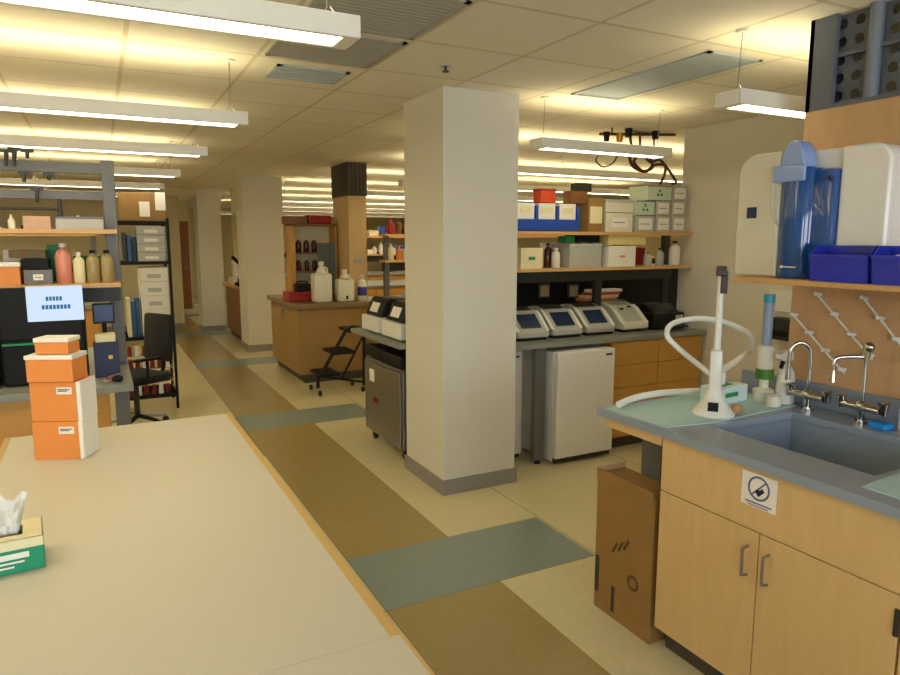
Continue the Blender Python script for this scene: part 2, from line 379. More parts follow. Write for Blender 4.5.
def base_cab(label,x0,x1,y0,y1,faces,m,z0=.1,z1=.9,front='x',handles=True,toe=.06,grp=None,name='base_cabinet'):
    """carcass + fronts given as (a0,a1,z0,z1,kind); front 'x' faces -x (a=y), 'y' faces -y (a=x)"""
    t=thing(name,label,'cabinet',((x0+x1)/2,(y0+y1)/2,0),0,grp); cx=(x0+x1)/2; cy=(y0+y1)/2
    f=.02
    if front=='x':
        MB().box(x0-cx+f,x1-cx,y0-cy,y1-cy,z0,z1).build('carcass',m,t)
        MB().box(x0-cx+toe,x1-cx,y0-cy+.01,y1-cy-.01,0,z0).build('toe_kick',kickm,t)
    else:
        MB().box(x0-cx,x1-cx,y0-cy+f,y1-cy,z0,z1).build('carcass',m,t)
        MB().box(x0-cx+.01,x1-cx-.01,y0-cy+toe,y1-cy,0,z0).build('toe_kick',kickm,t)
    for a0,a1,b0,b1,k in faces:
        g=.002
        if front=='x':
            p=MB().box(x0-cx,x0-cx+f-.001,a0-cy+g,a1-cy-g,b0+g,b1-g,bev=.0015).build(k,m,t)
            if k=='door':
                hy=(a0+.04 if a1>(y0+y1)/2+.01 else a1-.04)-cy
                z_=b1-.06; MB().tube([(x0-cx,hy,z_),(x0-cx-.028,hy,z_-.004),(x0-cx-.028,hy,z_-.10),(x0-cx,hy,z_-.104)],.005,8,False).build('handle',steel,p)
        else:
            p=MB().box(a0-cx+g,a1-cx-g,y0-cy,y0-cy+f-.001,b0+g,b1-g,bev=.0015).build(k,m,t)
            hz=b1-.05 if k=='door' else (b0+b1)/2; ax=(a0+a1)/2-cx
            if handles: MB().tube([(ax-.05,y0-cy,hz),(ax-.048,y0-cy-.028,hz),(ax+.048,y0-cy-.028,hz),(ax+.05,y0-cy,hz)],.005,8,False).build('handle',steel,p)
    return t
def base_cab2(label,*a,**k): return base_cab(label,*a,**k)
c1=base_cab('maple sink cabinet with two doors and the warning sticker',1.90,2.70,.972,1.88,[(.972,1.88,.68,.9,'front_panel'),(.972,1.426,.1,.68,'door'),(1.426,1.88,.1,.68,'door')],wood,z1=.68)
# raise carcass sides behind the false front so the sink fits inside
MB().box(-.38,.4,.435,.454,.68,.9).box(-.38,.4,-.454,-.435,.68,.9).build('side_panel',wood,c1)
base_cab('maple cabinet at the bottom right corner, beside the sink cabinet',1.90,2.70,.25,.968,[(.25,.968,.68,.9,'drawer_front'),(.25,.968,.1,.68,'door')],wood)
hg=MB().box(1.893,1.902,.972,.984,.56,.64)
tag(hg.build('cabinet_hinge',darkg),'dark hinge on the right edge of the sink cabinet','hinge')
o=[q for q in COL.objects if q.name=='cabinet_hinge'][0]; del o['label']; del o['category']; o.parent=c1; o.matrix_parent_inverse=Matrix.Translation(-c1.location)
kr=thing('knee_space_frame','grey post and maple rail holding the worktop end','bench frame',(0,0,0))
MB().box(1.90,1.925,1.885,2.22,.855,.902,bev=.002).box(1.925,2.70,2.19,2.215,.855,.902).build('rail',wood,kr)
MB().box(2.08,2.14,2.06,2.18,0,.855,bev=.004).build('post',grey,kr)
MB().box(2.62,2.68,2.06,2.18,0,.855,bev=.004).build('post',grey,kr)
# cardboard box
cb=thing('cardboard_box','tall brown cardboard box standing under the worktop end','box',(1.985,2.085,0))
MB().box(-.08,.08,-.175,.175,0,.63,bev=.003).build('carton',card,cb)
MB().box(-.086,-.082,-.172,.172,.60,.655,rot=(0,-.05,0)).build('flap',card,cb)
MB().box(-.08,.08,.172,.176,.62,.66).build('flap',cardd,cb)
pm=MB()
for k in range(3):
    pm.box(-.0812,-.08,.04-.035*k,.052-.035*k,.30+.02*k,.36+.02*k,rot=(.5,0,0))
for k in range(12):
    a=2*PI*k/12; y=-.07+.028*math.cos(a); z=.22+.028*math.sin(a); pm.box(-.0812,-.08,y-.006,y+.006,z-.006,z+.006)
pm.build('printed_marks',ink,cb)
MB().box(-.0813,-.0801,.145,.17,.08,.25).box(-.0813,-.0801,.04,.06,.03,.15).build('side_print',darkg,cb)
# sticker: round prohibition sign
st=thing('warning_sticker','white sticker with a blue crossed circle on the sink cabinet','sticker',(1.8985,1.438,.822))
MB().box(-.0012,0,-.068,.068,-.058,.058).build('backing',paper,st)
rg=MB()
for k in range(32):
    a=2*PI*k/32; rg.box(-.002,-.0012,-.0052,.0052,-.003,.003); 
    vs=rg.b.verts[-8:] if False else None
rg.b.free(); rg=MB()
N=36; R1_,R0_=.042,.035
o1=[rg.b.verts.new((-.0022,R1_*math.cos(2*PI*k/N),.010+R1_*math.sin(2*PI*k/N))) for k in range(N)]
i1=[rg.b.verts.new((-.0022,R0_*math.cos(2*PI*k/N),.010+R0_*math.sin(2*PI*k/N))) for k in range(N)]
for k in range(N): rg.b.faces.new((o1[k],o1[(k+1)%N],i1[(k+1)%N],i1[k]))
rg.box(-.0022,-.0012,-.036,.036,.0075,.0125,rot=(-.8,0,0))
rg.build('prohibition_ring',mat('sign_blue','#5a6299',.6),st)
MB().prism([(-.022,.004),(.0,-.018),(.014,-.002),(.006,.008),(-.004,.004),(-.012,.014)],-.0026,-.0012,'x').build('pictogram',mat('sign_navy','#1d1a4c',.6),st)
MB().box(-.002,-.0012,-.05,.05,-.046,-.040).box(-.002,-.0012,-.04,.04,-.054,-.050).build('caption_lines',mat('sign_grey','#7c7fa6',.6),st)
# chase with wood panel and pipe screen
ch=thing('wood_chase','tall maple utility panel rising behind the sink','utility panel',(0,0,0))
MB().box(2.75,2.98,.2,1.985,0,2.195,bev=.002).build('wood_panel',panelw,ch)
pw=MB()
def perf(mb,x,y0,y1,z0,z1,c):
    ny=round((y1-y0)/c); nz=round((z1-z0)/c); r=c*.30
    for i in range(ny):
        for j in range(nz):
            cy=y0+(i+.5)*c; cz=z0+(j+.5)*c; h=c/2
            sq=[(h*s1,h*s2) for s1,s2 in ((1,0),(1,1),(0,1),(-1,1),(-1,0),(-1,-1),(0,-1),(1,-1))]
            A=[mb.b.verts.new((x,cy+a,cz+b_)) for a,b_ in sq]; B=[mb.b.verts.new((x,cy+r*math.cos(k*PI/4),cz+r*math.sin(k*PI/4))) for k in range(8)]
            for k in range(8): mb.b.faces.new((A[k],A[(k+1)%8],B[(k+1)%8],B[k]))
perf(pw,2.80,.54,1.98,2.21,2.57,.072)
bmesh.ops.remove_doubles(pw.b,verts=pw.b.verts,dist=.001)
dgs=mat('screen_grey','#666c74',.6)
o=pw.build('perforated_screen',dgs,ch); md=o.modifiers.new('thick','SOLIDIFY'); md.thickness=.004
MB().box(2.75,2.775,1.87,1.985,2.195,2.57).box(2.75,2.98,1.965,1.985,2.195,2.57).box(2.75,2.78,.4,1.87,2.195,2.212).build('screen_frame',dgs,ch)
for k in range(6):
    y=1.72-.17*k; MB().cyl((2.775,y,2.212),(2.775,y,2.57),.028).build('pipe',mat('pipe_grey','#7b828e',.5),ch)
MB().box(2.965,2.98,.4,1.965,2.196,2.57).build('light_block_plate',cream,ch)  # added plate, keeps the bright ceiling from showing through the screen holes
MB().box(2.77,2.79,.45,1.87,2.40,2.415).build('tie_bar',dgs,ch)
MB().box(2.7485,2.7505,1.02,1.04,1.0,1.01).build('bolt',darkg,ch)
MB().box(2.7475,2.75,1.235,1.25,1.73,1.742).box(2.7475,2.75,1.235,1.25,1.752,1.764).build('wall_bolts',chrome,ch)
# shelf
sh=thing('wall_shelf','wooden shelf carrying the water purifier and blue bins','shelf',(0,0,0))
MB().box(2.36,2.748,.3,1.985,1.478,1.50,bev=.003).build('board',wood_s,sh)
for y in (.6,1.2): MB().prism([(2.745,1.475),(2.745,1.34),(2.725,1.34),(2.50,1.46),(2.50,1.475)],y-.008,y+.008,'y').build('bracket',grey,sh)
# purifier
wp=thing('water_purifier','white water purifier with clear blue cartridge window on the shelf','water purifier',(2.455,1.745,1.501))
def rrect(y0,y1,z0,z1,rs,n=8):
    """rounded polygon in (y,z); rs = radii for (y0z0,y1z0,y1z1,y0z1)"""
    pts=[]
    for (cy,cz,r,a0) in ((y0,z0,rs[0],PI),(y1,z0,rs[1],1.5*PI),(y1,z1,rs[2],0),(y0,z1,rs[3],.5*PI)):
        ox=cy+(r if cy==y0 else -r); oz=cz+(r if cz==z0 else -r)
        if r<=0: pts.append((cy,cz)); continue
        for k in range(n+1):
            a=a0+.5*PI*k/n; pts.append((ox+r*math.cos(a),oz+r*math.sin(a)))
    return pts
MB().prism(rrect(-.285,.285,0,.495,(.01,.01,.075,.06)),.06,.292,'x').build('housing',whitem,wp,smooth=True)
MB().prism(rrect(.098,.300,0,.50,(.01,.02,.08,.0)),-.02,.07,'x').build('side_cover',offw,wp,smooth=True,bev=.012)
MB().prism(rrect(-.300,-.115,0,.495,(.02,.01,.0,.07)),.03,.07,'x').build('side_cover',whitem,wp,smooth=True,bev=.012)
tk=MB()
pr=[(.078,0),(.082,.02),(.082,.40),(.076,.425)]
tk.lathe(pr,(.045,.035,0),28); tk.box(.0,.09,-.115,-.0,.002,.42,bev=.02)
tk.build('blue_window',bluetank,wp,smooth=True)
for y in (.065,.015): MB().lathe([(.022,.02),(.024,.03),(.024,.36),(.015,.39)],(-.0005+.045,y,0),16).build('cartridge',bluedk,wp,smooth=True)
dm=MB(); dm.prism([(.045+.052*math.cos(PI*k/14),.43+.105*math.sin(PI*k/14)) for k in range(15)],-.03,.05,'x')
dm.build('top_dome',bluel,wp,smooth=True,bev=.006)
MB().box(-.045,-.028,-.02,.115,.375,.44,bev=.006).build('front_cap',bluel,wp)
MB().box(-.0235,-.02,.20,.245,.24,.285).build('badge',navy,wp)
MB().box(-.0405,-.0385,.045,.06,.04,.05).box(-.0405,-.0385,-.01,.04,.042,.047).build('front_lettering',paper,wp)
MB().tube([(-.03,.105,.40),(-.035,.12,.36),(-.03,.11,.25),(-.01,.10,.20)],.005).build('clear_hose',clear,wp)
MB().ball((-.002,-.10,.38),.010).build('knob',navy,wp)
# blue bins
def bin_(label,y0,y1,x0=2.335):
    t=thing('storage_bin',label,'bin',(x0+.016,(y0+y1)/2,1.501),0,'blue bins on the purifier shelf'); h=(y1-y0)/2; D=.095; H=.13
    m=MB().box(0,D,-h,h,0,.006)
    m.prism([(0,0),(.0-.0,0.0),(-.012,H*.72),(-.008,H*.72),(.004,0)],-h,h,'y')
    for s in (-1,1):
        y=s*h; m.prism([(0,0),(-.012,H*.72),(.03,H),(D,H),(D,0)],min(y,y-s*.004),max(y,y-s*.004),'y')
    m.box(D-.004,D,-h,h,0,H).box(-.016,-.01,-h,h,H*.68,H*.76); m.build('tray',bblue,t)
    MB().box(-.0105,-.006,-.02,.02,.045,.075).build('label_slot',bblue,t)
    return t
b1=bin_('empty blue bin in front of the purifier window',1.41,1.63)
b2=bin_('blue bin with white packets at the right edge',1.18,1.40)
for k,(dy,z) in enumerate(((0,.012),(.02,.045),(-.03,.08))):
    tag(MB().box(2.365,2.43,1.25+dy,1.37+dy,1.50+z,1.50+z+.022,bev=.005).build('sample_packet',paper),['bottom white packet in the right blue bin','middle white packet in the right blue bin','top white packet in the right blue bin'][k],'packet','white packets in the blue bin')
g=thing('wash_bottle','small green and white carton at the shelf right edge','carton',(2.40,1.13,1.501)); g.name='small_carton'
MB().box(-.03,.03,-.03,.03,0,.05,bev=.002).build('carton_base',paper,g); MB().box(-.03,.03,-.03,.03,.05,.11,bev=.002).build('carton_top',green,g)
# peg rails on the panel
for i,(yt,zt,yb,zb) in enumerate(((1.965,1.33,1.70,1.10),(1.86,1.43,1.592,1.175),(1.66,1.43,1.425,1.18),(1.47,1.43,1.25,1.20))):
    t=thing('peg_rail',['first diagonal drying peg rail left of the faucets','second diagonal drying peg rail above the first faucet','third diagonal drying peg rail above the second faucet','fourth diagonal drying peg rail near the right edge'][i],'drying rack',(2.745,yt,zt),0,'white drying peg rails on the wood panel')
    dy,dz=yb-yt,zb-zt
    MB().tube([(-.018,0,0),(-.018,dy,dz)],.0045,8,False).build('rail',white,t)
    for k in range(4):
        s=.05+.30*k; MB().cyl((.003,dy*s,dz*s),(-.032,dy*s,dz*s+.006),.009,.008).ball((-.035,dy*s,dz*s+.006),.009).build('peg',white,t)
# faucets
def faucet(label,y,kind):
    t=thing('lab_faucet',label,'faucet',(2.63,y,ZC),0,'chrome faucets behind the basin')
    MB().cyl((0,0,0),(0,0,.012),.028).cyl((0,0,.012),(0,0,.06),.014).build('base',chrome,t,smooth=True)
    MB().cyl((-.015,-.08,.065),(-.0,.08,.065),.015).ball((0,0,.068),.024).build('body',chrome,t,smooth=True)
    for s in (-1,1): MB().cyl((0,s*.085,.05),(0,s*.085,.095),.014,.018).tube([(-.03,s*.085,.098),(.03,s*.085,.098)],.006,8,False).build('handle',chrome,t,smooth=True)
    if kind=='goose':
        MB().tube([(0,0,.07),(0,0,.16),(0,.0,.24),(-.012,.008,.275),(-.04,.025,.29),(-.068,.04,.27),(-.075,.045,.22),(-.075,.045,.17)],.0085,12).cyl((-.075,.045,.13),(-.075,.045,.175),.011,.009).build('spout',chrome,t,smooth=True)
    else:
        MB().tube([(0,0,.07),(0,0,.27)],.0085,12,False).cyl((0,0,.265),(0,0,.30),.015).ball((0,-.01,.305),.02).tube([(0,0,.265),(-.05,.03,.265),(-.095,.055,.26),(-.105,.06,.24),(-.105,.06,.20)],.008,12).cyl((-.105,.06,.165),(-.105,.06,.21),.013,.009).build('spout',chrome,t,smooth=True)
faucet('gooseneck chrome faucet, the left one behind the basin',1.79,'goose'); faucet('straight armed chrome faucet, the right one behind the basin',1.56,'arm')
tag(MB().box(2.59,2.65,1.44,1.51,ZC,ZC+.025,bev=.008).build('sponge',skyb),'bright blue sponge beside the right faucet','sponge')
gb=thing('soap_bottle','green capped clear soap bottle at the right frame edge','bottle',(2.66,1.40,ZC))
MB().lathe([(.03,0),(.033,.01),(.033,.09),(.018,.11)]).build('bottle_body',clear,gb,smooth=True); MB().lathe([(.019,.108),(.02,.14),(.015,.145)]).build('cap',green,gb,smooth=True)
# pads
def sheet(name,label,poly,z,m,cat,grp=None):
    mb=MB().prism(poly,z,z+.003); return tag(mb.build(name,m),label,cat,grp)
sheet('absorbent_pad','pale blue absorbent pad under the white dispenser',[(1.90,1.86),(1.885,2.20),(2.30,2.225),(2.66,2.21),(2.66,1.86),(2.12,1.825)],ZC,pad,'pad','pale blue pads on the sink worktop')
sheet('absorbent_pad','pale blue absorbent pad at the right edge before the basin',[(1.93,.7),(1.94,1.13),(2.40,1.165),(2.40,.7)],ZC,pad,'pad','pale blue pads on the sink worktop')
# dispenser
q=thing('water_dispenser','white dispenser stand on a cone base with looping hose','dispenser',(2.22,1.92,ZC+.003),math.radians(-50))
MB().lathe([(.082,0),(.084,.008),(.078,.016),(.05,.05),(.032,.10),(.026,.12)],n=28).build('cone_base',white,q,smooth=True)
MB().box(-.022,.018,-.068,-.048,.022,.058,rot=(-.45,0,0)).build('display',black,q)
MB().box(-.024,.024,-.03,.03,.10,.27,bev=.012).build('stand_column',white,q,smooth=True)
MB().tube([(0,0,.25),(0,0,.57)],.014,12,False).build('arm_tube',white,q,smooth=True)
MB().box(-.02,.02,-.03,.022,.57,.61,bev=.006).box(.0,.026,-.02,.02,.50,.59,bev=.003).build('holder',mat('dark_bronze','#3a2a20',.5),q)
MB().ball((.09,.0,.03),.022).cyl((.05,0,.015),(.10,0,.03),.012).build('outlet_knob',mat('tan_knob','#b58a5a',.5),q)
def W(u,v,y): p=ay(u,v,y); return (p.x,p.y,p.z)
hose=[W(714,377,2.0),W(700,366,2.06),W(678,348,2.12),W(667,335,2.15),W(672,324,2.17),W(692,319,2.17),W(715,320,2.15),W(735,326,2.13),W(750,336,2.14),W(752,352,2.16)]
inv=(Matrix.Translation(q.location)@Matrix.Rotation(math.radians(-50),4,'Z')).inverted()
MB().tube([inv@Vector(p) for p in hose],.012,10).build('loop_hose',white,q,smooth=True)
hose2=[W(748,352,2.14),W(735,362,2.10),W(722,370,2.03),W(716,375,2.0)]
MB().tube([inv@Vector(p) for p in hose2],.016,10).build('lower_hose',offw,q,smooth=True)
tag(MB().tube([(1.93,2.17,ZC+.02),(2.05,2.20,ZC+.03),(2.2,2.20,ZC+.035),(2.40,2.17,ZC+.03),(2.6,2.12,ZC+.025)],.015,10).build('white_hose',white,smooth=True),'long white hose lying along the worktop far edge','hose')
# items behind the dispenser on the worktop
wu=thing('filter_pump','pale upright filter unit with green band behind the dispenser','filter unit',(2.61,1.99,ZC+.003))
MB().lathe([(.045,0),(.045,.05),(.02,.06),(.02,.10),(.034,.12),(.036,.24),(.03,.25)]).build('lower_body',offw,wu,smooth=True)
MB().lathe([(.037,.10),(.038,.145)]).build('green_band',mat('olive_green','#4e7a1c',.5),wu,smooth=True)
MB().lathe([(.02,.25),(.021,.44)]).build('upper_tube',mat('slate_tube','#8a99ae',.4),wu,smooth=True)
MB().lathe([(.024,.44),(.024,.475)]).build('blue_cap',teal,wu,smooth=True)
sb=thing('spray_bottle','white spray bottle with black trigger beside the left faucet','bottle',(2.655,1.915,ZC+.003))
MB().lathe([(.036,0),(.038,.01),(.038,.10),(.032,.14),(.014,.17),(.013,.19)]).build('bottle_body',white,sb,smooth=True)
MB().prism([(-.06,.20),(-.06,.222),(.0,.235),(.022,.225),(.022,.19),(-.015,.185)],-.013,.013,'y').build('spray_head',white,sb); MB().prism([(-.03,.20),(-.045,.16),(-.035,.155),(-.015,.195)],-.006,.006,'y').build('trigger',black,sb)
wbx=thing('wipes_box','pale blue and white wipes box behind the dispenser','box',(2.44,2.06,ZC+.003),.1)
MB().box(-.10,.10,-.05,.05,0,.075,bev=.003).build('carton',mat('pale_blue_card','#cfdcd8',.6),wbx); MB().box(-.04,.04,-.02,.02,.0755,.077).box(-.06,.03,-.0512,-.05,.03,.05).build('carton_print',green,wbx)
MB().box(-.03,.0,-.004,.004,.076,.13).build('wipe',paper,wbx)
tag(MB().lathe([(.03,0),(.034,.02),(.03,.045),(.02,.05)],(2.56,1.90,ZC+.003)).build('soap_dish',offw,smooth=True),'small ivory dish between spray bottle and left faucet','dish')
tag(MB().box(4.455,4.469,3.14,3.40,1.13,1.29).build('wall_notice',emis('backlit',(.75,.85,1),1.0) if False else paper),'white paper notice on the wall under the shelf end','notice')
dp=thing('wall_dispenser','dark box fixed to the wall below the white notice','dispenser',(4.38,3.22,.93)); MB().box(-.03,.085,-.11,.11,0,.16,bev=.01).build('case',darkg,dp); MB().box(-.033,-.03,-.07,.07,.03,.07).build('opening',black,dp)
# ------------------------------------------------------------------ bench A (fridges, cyclers)
ZB=.91
wt=MB().prism([(2.51,3.97),(4.455,3.97),(4.455,5.45),(1.86,5.45),(1.86,4.395),(2.51,4.395)],ZB-.035,ZB)
BW=wt.build('bench_worktop',epoxy,bev=.003); tag(BW,'long grey bench worktop wrapping behind the near column','worktop')
def fridge(label,x0,x1,y0,h,d=.5,door=True):
    t=thing('mini_fridge',label,'fridge',((x0+x1)/2,y0,0),0,'white fridges under the bench'); a=(x1-x0)/2
    MB().box(-a,a,.05,d,.02,h,bev=.006).build('cabinet',greyl if not door else whitem,t)
    MB().box(-a,a,0,.045,.05,h,bev=.01).build('door',whitem,t,smooth=False)
    MB().box(-a+.01,a-.01,.02,.06,.02,.05).build('kick_plate',darkg,t)
    MB().box(a-.09,a-.03,-.002,.001,h-.05,h-.035).build('badge',darkg,t)
    MB().box(-a,-a+.02,-.008,.0,h-.25,h-.05,bev=.003).build('grip',whitem,t)
    for sx in (-1,1):
        for y in (.08,d-.05): MB().cyl((sx*(a-.05),y,0),(sx*(a-.05),y,.02),.015).build('foot',rubber,t)
fridge('white mini fridge fully in view under the grey bench',2.885,3.42,3.90,.845,.53)
fridge('white fridge partly hidden by the near column',2.46,2.745,4.14,.84,.45)
for i,(x,y) in enumerate(((2.805,4.02),(4.41,5.3))):
    t=bpy.data.objects.new('leg',None); COL.objects.link(t); t.location=(x,y,0); t.parent=BW
    MB().box(-.045,.045,-.025,.025,.03,ZB-.036,bev=.003).build('tube',grey,t); MB().cyl((0,0,0),(0,0,.03),.022).build('levelling_foot',rubber,t)
f=[]
for x0,x1 in ((3.47,3.955),(3.955,4.44)):
    for a,b_ in ((.1,.30),(.30,.50),(.50,.68),(.68,.865)): f.append((x0,x1,a,b_,'drawer'))
base_cab('oak drawer cabinet under the grey bench, right of the fridge',3.47,4.44,4.0,4.62,f,wood_d,z1=.872,front='y',handles=False)
# steel appliance on casters at the aisle end
sa=thing('steel_undercounter_unit','stainless steel unit on casters under the aisle end of bench','appliance',(2.02,4.91,0))
MB().box(-.10,.28,-.43,.33,.09,.70,bev=.008).build('cabinet',steel,sa)
MB().box(-.12,-.10,-.42,.32,.10,.68,bev=.006).build('door',steel,sa)
MB().box(-.11,.28,-.43,.33,.71,.80,bev=.01).build('control_head',black,sa)
MB().box(-.1225,-.12,.10,.20,.52,.62).build('paper_label',paper,sa); MB().box(-.1225,-.12,.02,.12,.36,.40).build('red_label',dred,sa)
for sx in (-.05,.23):
    for sy in (-.36,.27):
        c=MB().cyl((sx,sy,.07),(sx,sy,.09),.03); c.box(sx-.012,sx+.012,sy-.022,sy+.022,.03,.07); c.build('caster_fork',darkg,sa)
        MB().cyl((sx-.014,sy,.032),(sx+.014,sy,.032),.032).build('caster_wheel',rubber,sa)
# thermal cyclers
def cycler(label,x,y,first=None,rz=0,m=None,scr=True):
    t=thing('thermal_cycler',label,'lab instrument',(x,y,ZB),rz,'instruments in a row on the grey bench')
    prof=[(-.20,.02),(-.20,.065),(-.17,.085),(-.12,.125),(-.06,.175),(.0,.205),(.08,.225),(.2,.215),(.21,.02)]
    MB().prism([(a,b_) for a,b_ in prof],-.135,.135,'x').build('shell',m or greyl,t,smooth=True,bev=.012)
    MB().prism([(-.195,.07),(-.165,.092),(-.12,.132),(-.06,.182),(-.01,.207),(-.01,.20),(-.165,.07)],-.142,-.115,'x').build('side_rail',white,t,bev=.004)
    MB().prism([(-.195,.07),(-.165,.092),(-.12,.132),(-.06,.182),(-.01,.207),(-.01,.20),(-.165,.07)],.115,.142,'x').build('side_rail',white,t,bev=.004)
    MB().prism([(-.165,.090),(-.055,.181),(-.06,.186),(-.17,.095)],-.085,.085,'x').build('touch_screen',lens_w if scr else greyl,t)
    MB().prism([(.0,.207),(.08,.228),(.18,.222),(.18,.20),(.0,.19)],-.10,.10,'x').build('lid',darkg if scr else greyl,t,bev=.006)
    MB().box(-.12,.12,-.18,.2,0,.02).build('base_plate',black,t)
    return t
cy=[cycler('first thermal cycler from the near column, cut by it',2.84,4.32,rz=-.06)]
cy.append(dup(cy[0],(3.16,4.33,ZB),-.05,'second thermal cycler from the near column'))
cy.append(dup(cy[0],(3.49,4.34,ZB),-.05,'third thermal cycler from the near column'))
# fourth: different, plain beige
x4=cycler('beige instrument with dark round wells, fourth from the near column',3.86,4.36,m=offw,scr=False)
for (a,b_) in ((-.05,-.06),(.06,-.03)): MB().cyl((a,b_,.165),(a,b_,.185+(.01 if b_>-.05 else 0)),.022).build('well',black,x4)
# black printer at the right
pr=thing('black_printer','black printer on the grey bench against the right wall','printer',(4.21,4.30,ZB))
MB().box(-.17,.17,-.16,.16,0,.14,bev=.015).build('body',black,pr); MB().prism([(-.12,.14),(.15,.14),(.17,.20),(-.02,.20)],-.14,.14,'x').build('lid',black,pr,bev=.005)
MB().box(-.10,.10,-.26,-.18,.03,.045).build('paper_tray',darkg,pr); MB().box(.04,.12,-.183,-.178,.08,.12).build('button_panel',greyl,pr)
# reagent shelf A
def shelf_unit(label,x0,x1,yc,tops,up_z,posts,rails=(),grp=None,D=.30,py=None):
    t=thing('reagent_shelf',label,'shelf',(0,0,0),0,grp)
    for z in tops: MB().box(x0,x1,yc-D/2,yc+D/2,z-.025,z,bev=.002).build('shelf_board',wood_s,t)
    pw_=.035 if D>.3 else .022
    for x in posts: MB().box(x-pw_,x+pw_,(py or yc)-.022,(py or yc)+.022,ZB+.001,up_z,bev=.004).build('upright',darkg if D==.5 else grey,t)
    MB().box(x0,x1,yc-.03,yc+.03,tops[0]-.12,tops[0]-.0255).build('raceway',darkg,t)
    for z,h in rails: MB().box(x0,x1,(py or yc)-.017,(py or yc)+.017,z,z+h,bev=.003).build('rail',grey,t)
    return t
shelf_unit('two tier wooden reagent shelf above the row of instruments',2.50,4.46,4.43,(1.44,1.715),1.74,(2.60,3.675,4.425),(),D=.5,py=4.447)

# items: position by (u0,u1,vtop) on front plane y
def item(name,label,cat,u0,u1,vtop,y,zb,d,m,grp=None,parts=None,bev=.003):
    a=ay(u0,vtop,y); b_=ay(u1,vtop,y); w=b_.x-a.x; h=max(.01,ay((u0+u1)/2,vtop,y).z-zb)
    t=thing(name,label,cat,((a.x+b_.x)/2,y+d/2,zb),0,grp)
    MB().box(-w/2,w/2,-d/2,d/2,0,h,bev=bev).build('carton',m,t)
    if parts: parts(t,w,d,h)
    return t
def lid(m,hh=.02):
    def f(t,w,d,h): MB().box(-w/2-.003,w/2+.003,-d/2-.003,d/2+.003,h-hh,h+.002,bev=.002).build('lid',m,t)
    return f
def lab(m,a=.5,b_=.5,dark=True):
    def f(t,w,d,h):
        MB().box(-w*a/2,w*a/2,-d/2-.002,-d/2,h*(.5-b_/2),h*(.5+b_/2)).build('front_label',m,t)
        if dark: MB().box(-w*a*.35,w*a*.35,-d/2-.003,-d/2-.002,h*.48,h*.52).build('label_print',ink,t)
    return f
def tri(m):
    def f(t,w,d,h):
        r=min(w,h)*.30; mb=MB()
        for k in range(3):
            a=PI/2+k*2*PI/3; cx=r*.62*math.cos(a); cz=h/2+r*.62*math.sin(a)
            mb.prism([(cx+r*.5*math.cos(a+j*2*PI/3),cz+r*.5*math.sin(a+j*2*PI/3)) for j in range(3)],-d/2-.003,-d/2,'y')
        mb.build('green_mark',m,t)
        MB().box(-w/2,w/2,-d/2-.002,-d/2,0,.006).box(-w/2,w/2,-d/2-.002,-d/2,h-.006,h).build('blue_edge',grey,t)
    return f
def bottle(name,label,cat,x,y,z,r,h,m,capm,grp=None,neck=.35,lbl=None):
    t=thing(name,label,cat,(x,y,z),0,grp)
    MB().lathe([(r*.9,0),(r,h*.04),(r,h*.68),(r*.8,h*.78),(r*neck,h*.85),(r*neck,h*.92)],n=16).build('bottle_body',m,t,smooth=True)
    MB().lathe([(r*neck*1.25,h*.90),(r*neck*1.3,h*.99),(r*neck,h)],n=14).build('cap',capm,t,smooth=True)
    if lbl: MB().lathe([(r*1.01,h*.2),(r*1.01,h*.55)],n=16).build('label_band',lbl,t,smooth=True)
    return t
# blue rack holding three white boxes
rk=thing('blue_rack','blue plastic rack of three white boxes on the upper shelf','rack',(2.998,4.30,1.715))
MB().box(-.295,.295,-.09,.09,0,.006).box(-.295,.295,-.09,-.084,0,.09).box(-.295,.295,.084,.09,0,.175).build('tray',blue,rk)
for k in range(4):
    x=-.285+.19*k; MB().box(x-.011,x+.011,-.083,.083,.007,.19,bev=.002).build('divider',blue,rk)
for k in range(3):
    x=2.998-.19+.19*k
    t=thing('white_file_box',['white box in the left bay of the blue rack','white box in the middle bay of the blue rack','white box in the right bay of the blue rack'][k],'box',(x,4.30,1.722),0,'white boxes in the blue rack')
    MB().box(-.076,.076,-.075,.075,0,.20,bev=.003).build('carton',paper,t); MB().box(-.05,.05,-.077,-.075,.13,.17).build('front_label',cream,t)
item('orange_tub','orange plastic tub on top of the blue rack','tub',541,556,189,4.24,1.93,.1,mat('tub_orange','#d8481a',.5),parts=lid(red,.015))
item('brown_tub','brown box lying on top of the blue rack, right side','box',571,588,191,4.24,1.93,.1,wood_b)
item('dark_cap_box','dark grey case on top of the brown box','case',577,592,183,4.26,ay(580,191,4.24).z+.001,.08,darkg)
item('cardboard_carton','brown carton with paper label beside the blue rack','box',589,604,198,4.20,1.715,.2,card,parts=lab(cream,.8,.5,False))
g1='white cartons on the upper shelf'
item('white_carton','white carton beside the brown carton, lower of two','box',606,633,213,4.20,1.715,.2,offw,g1,lab(paper,.6,.5))
item('white_carton','white carton beside the brown carton, upper of two','box',606,634,200,4.20,ay(620,212.5,4.20).z,.2,offw,g1,lid(greyl))
g2='white tube cartons stacked at the shelf end'
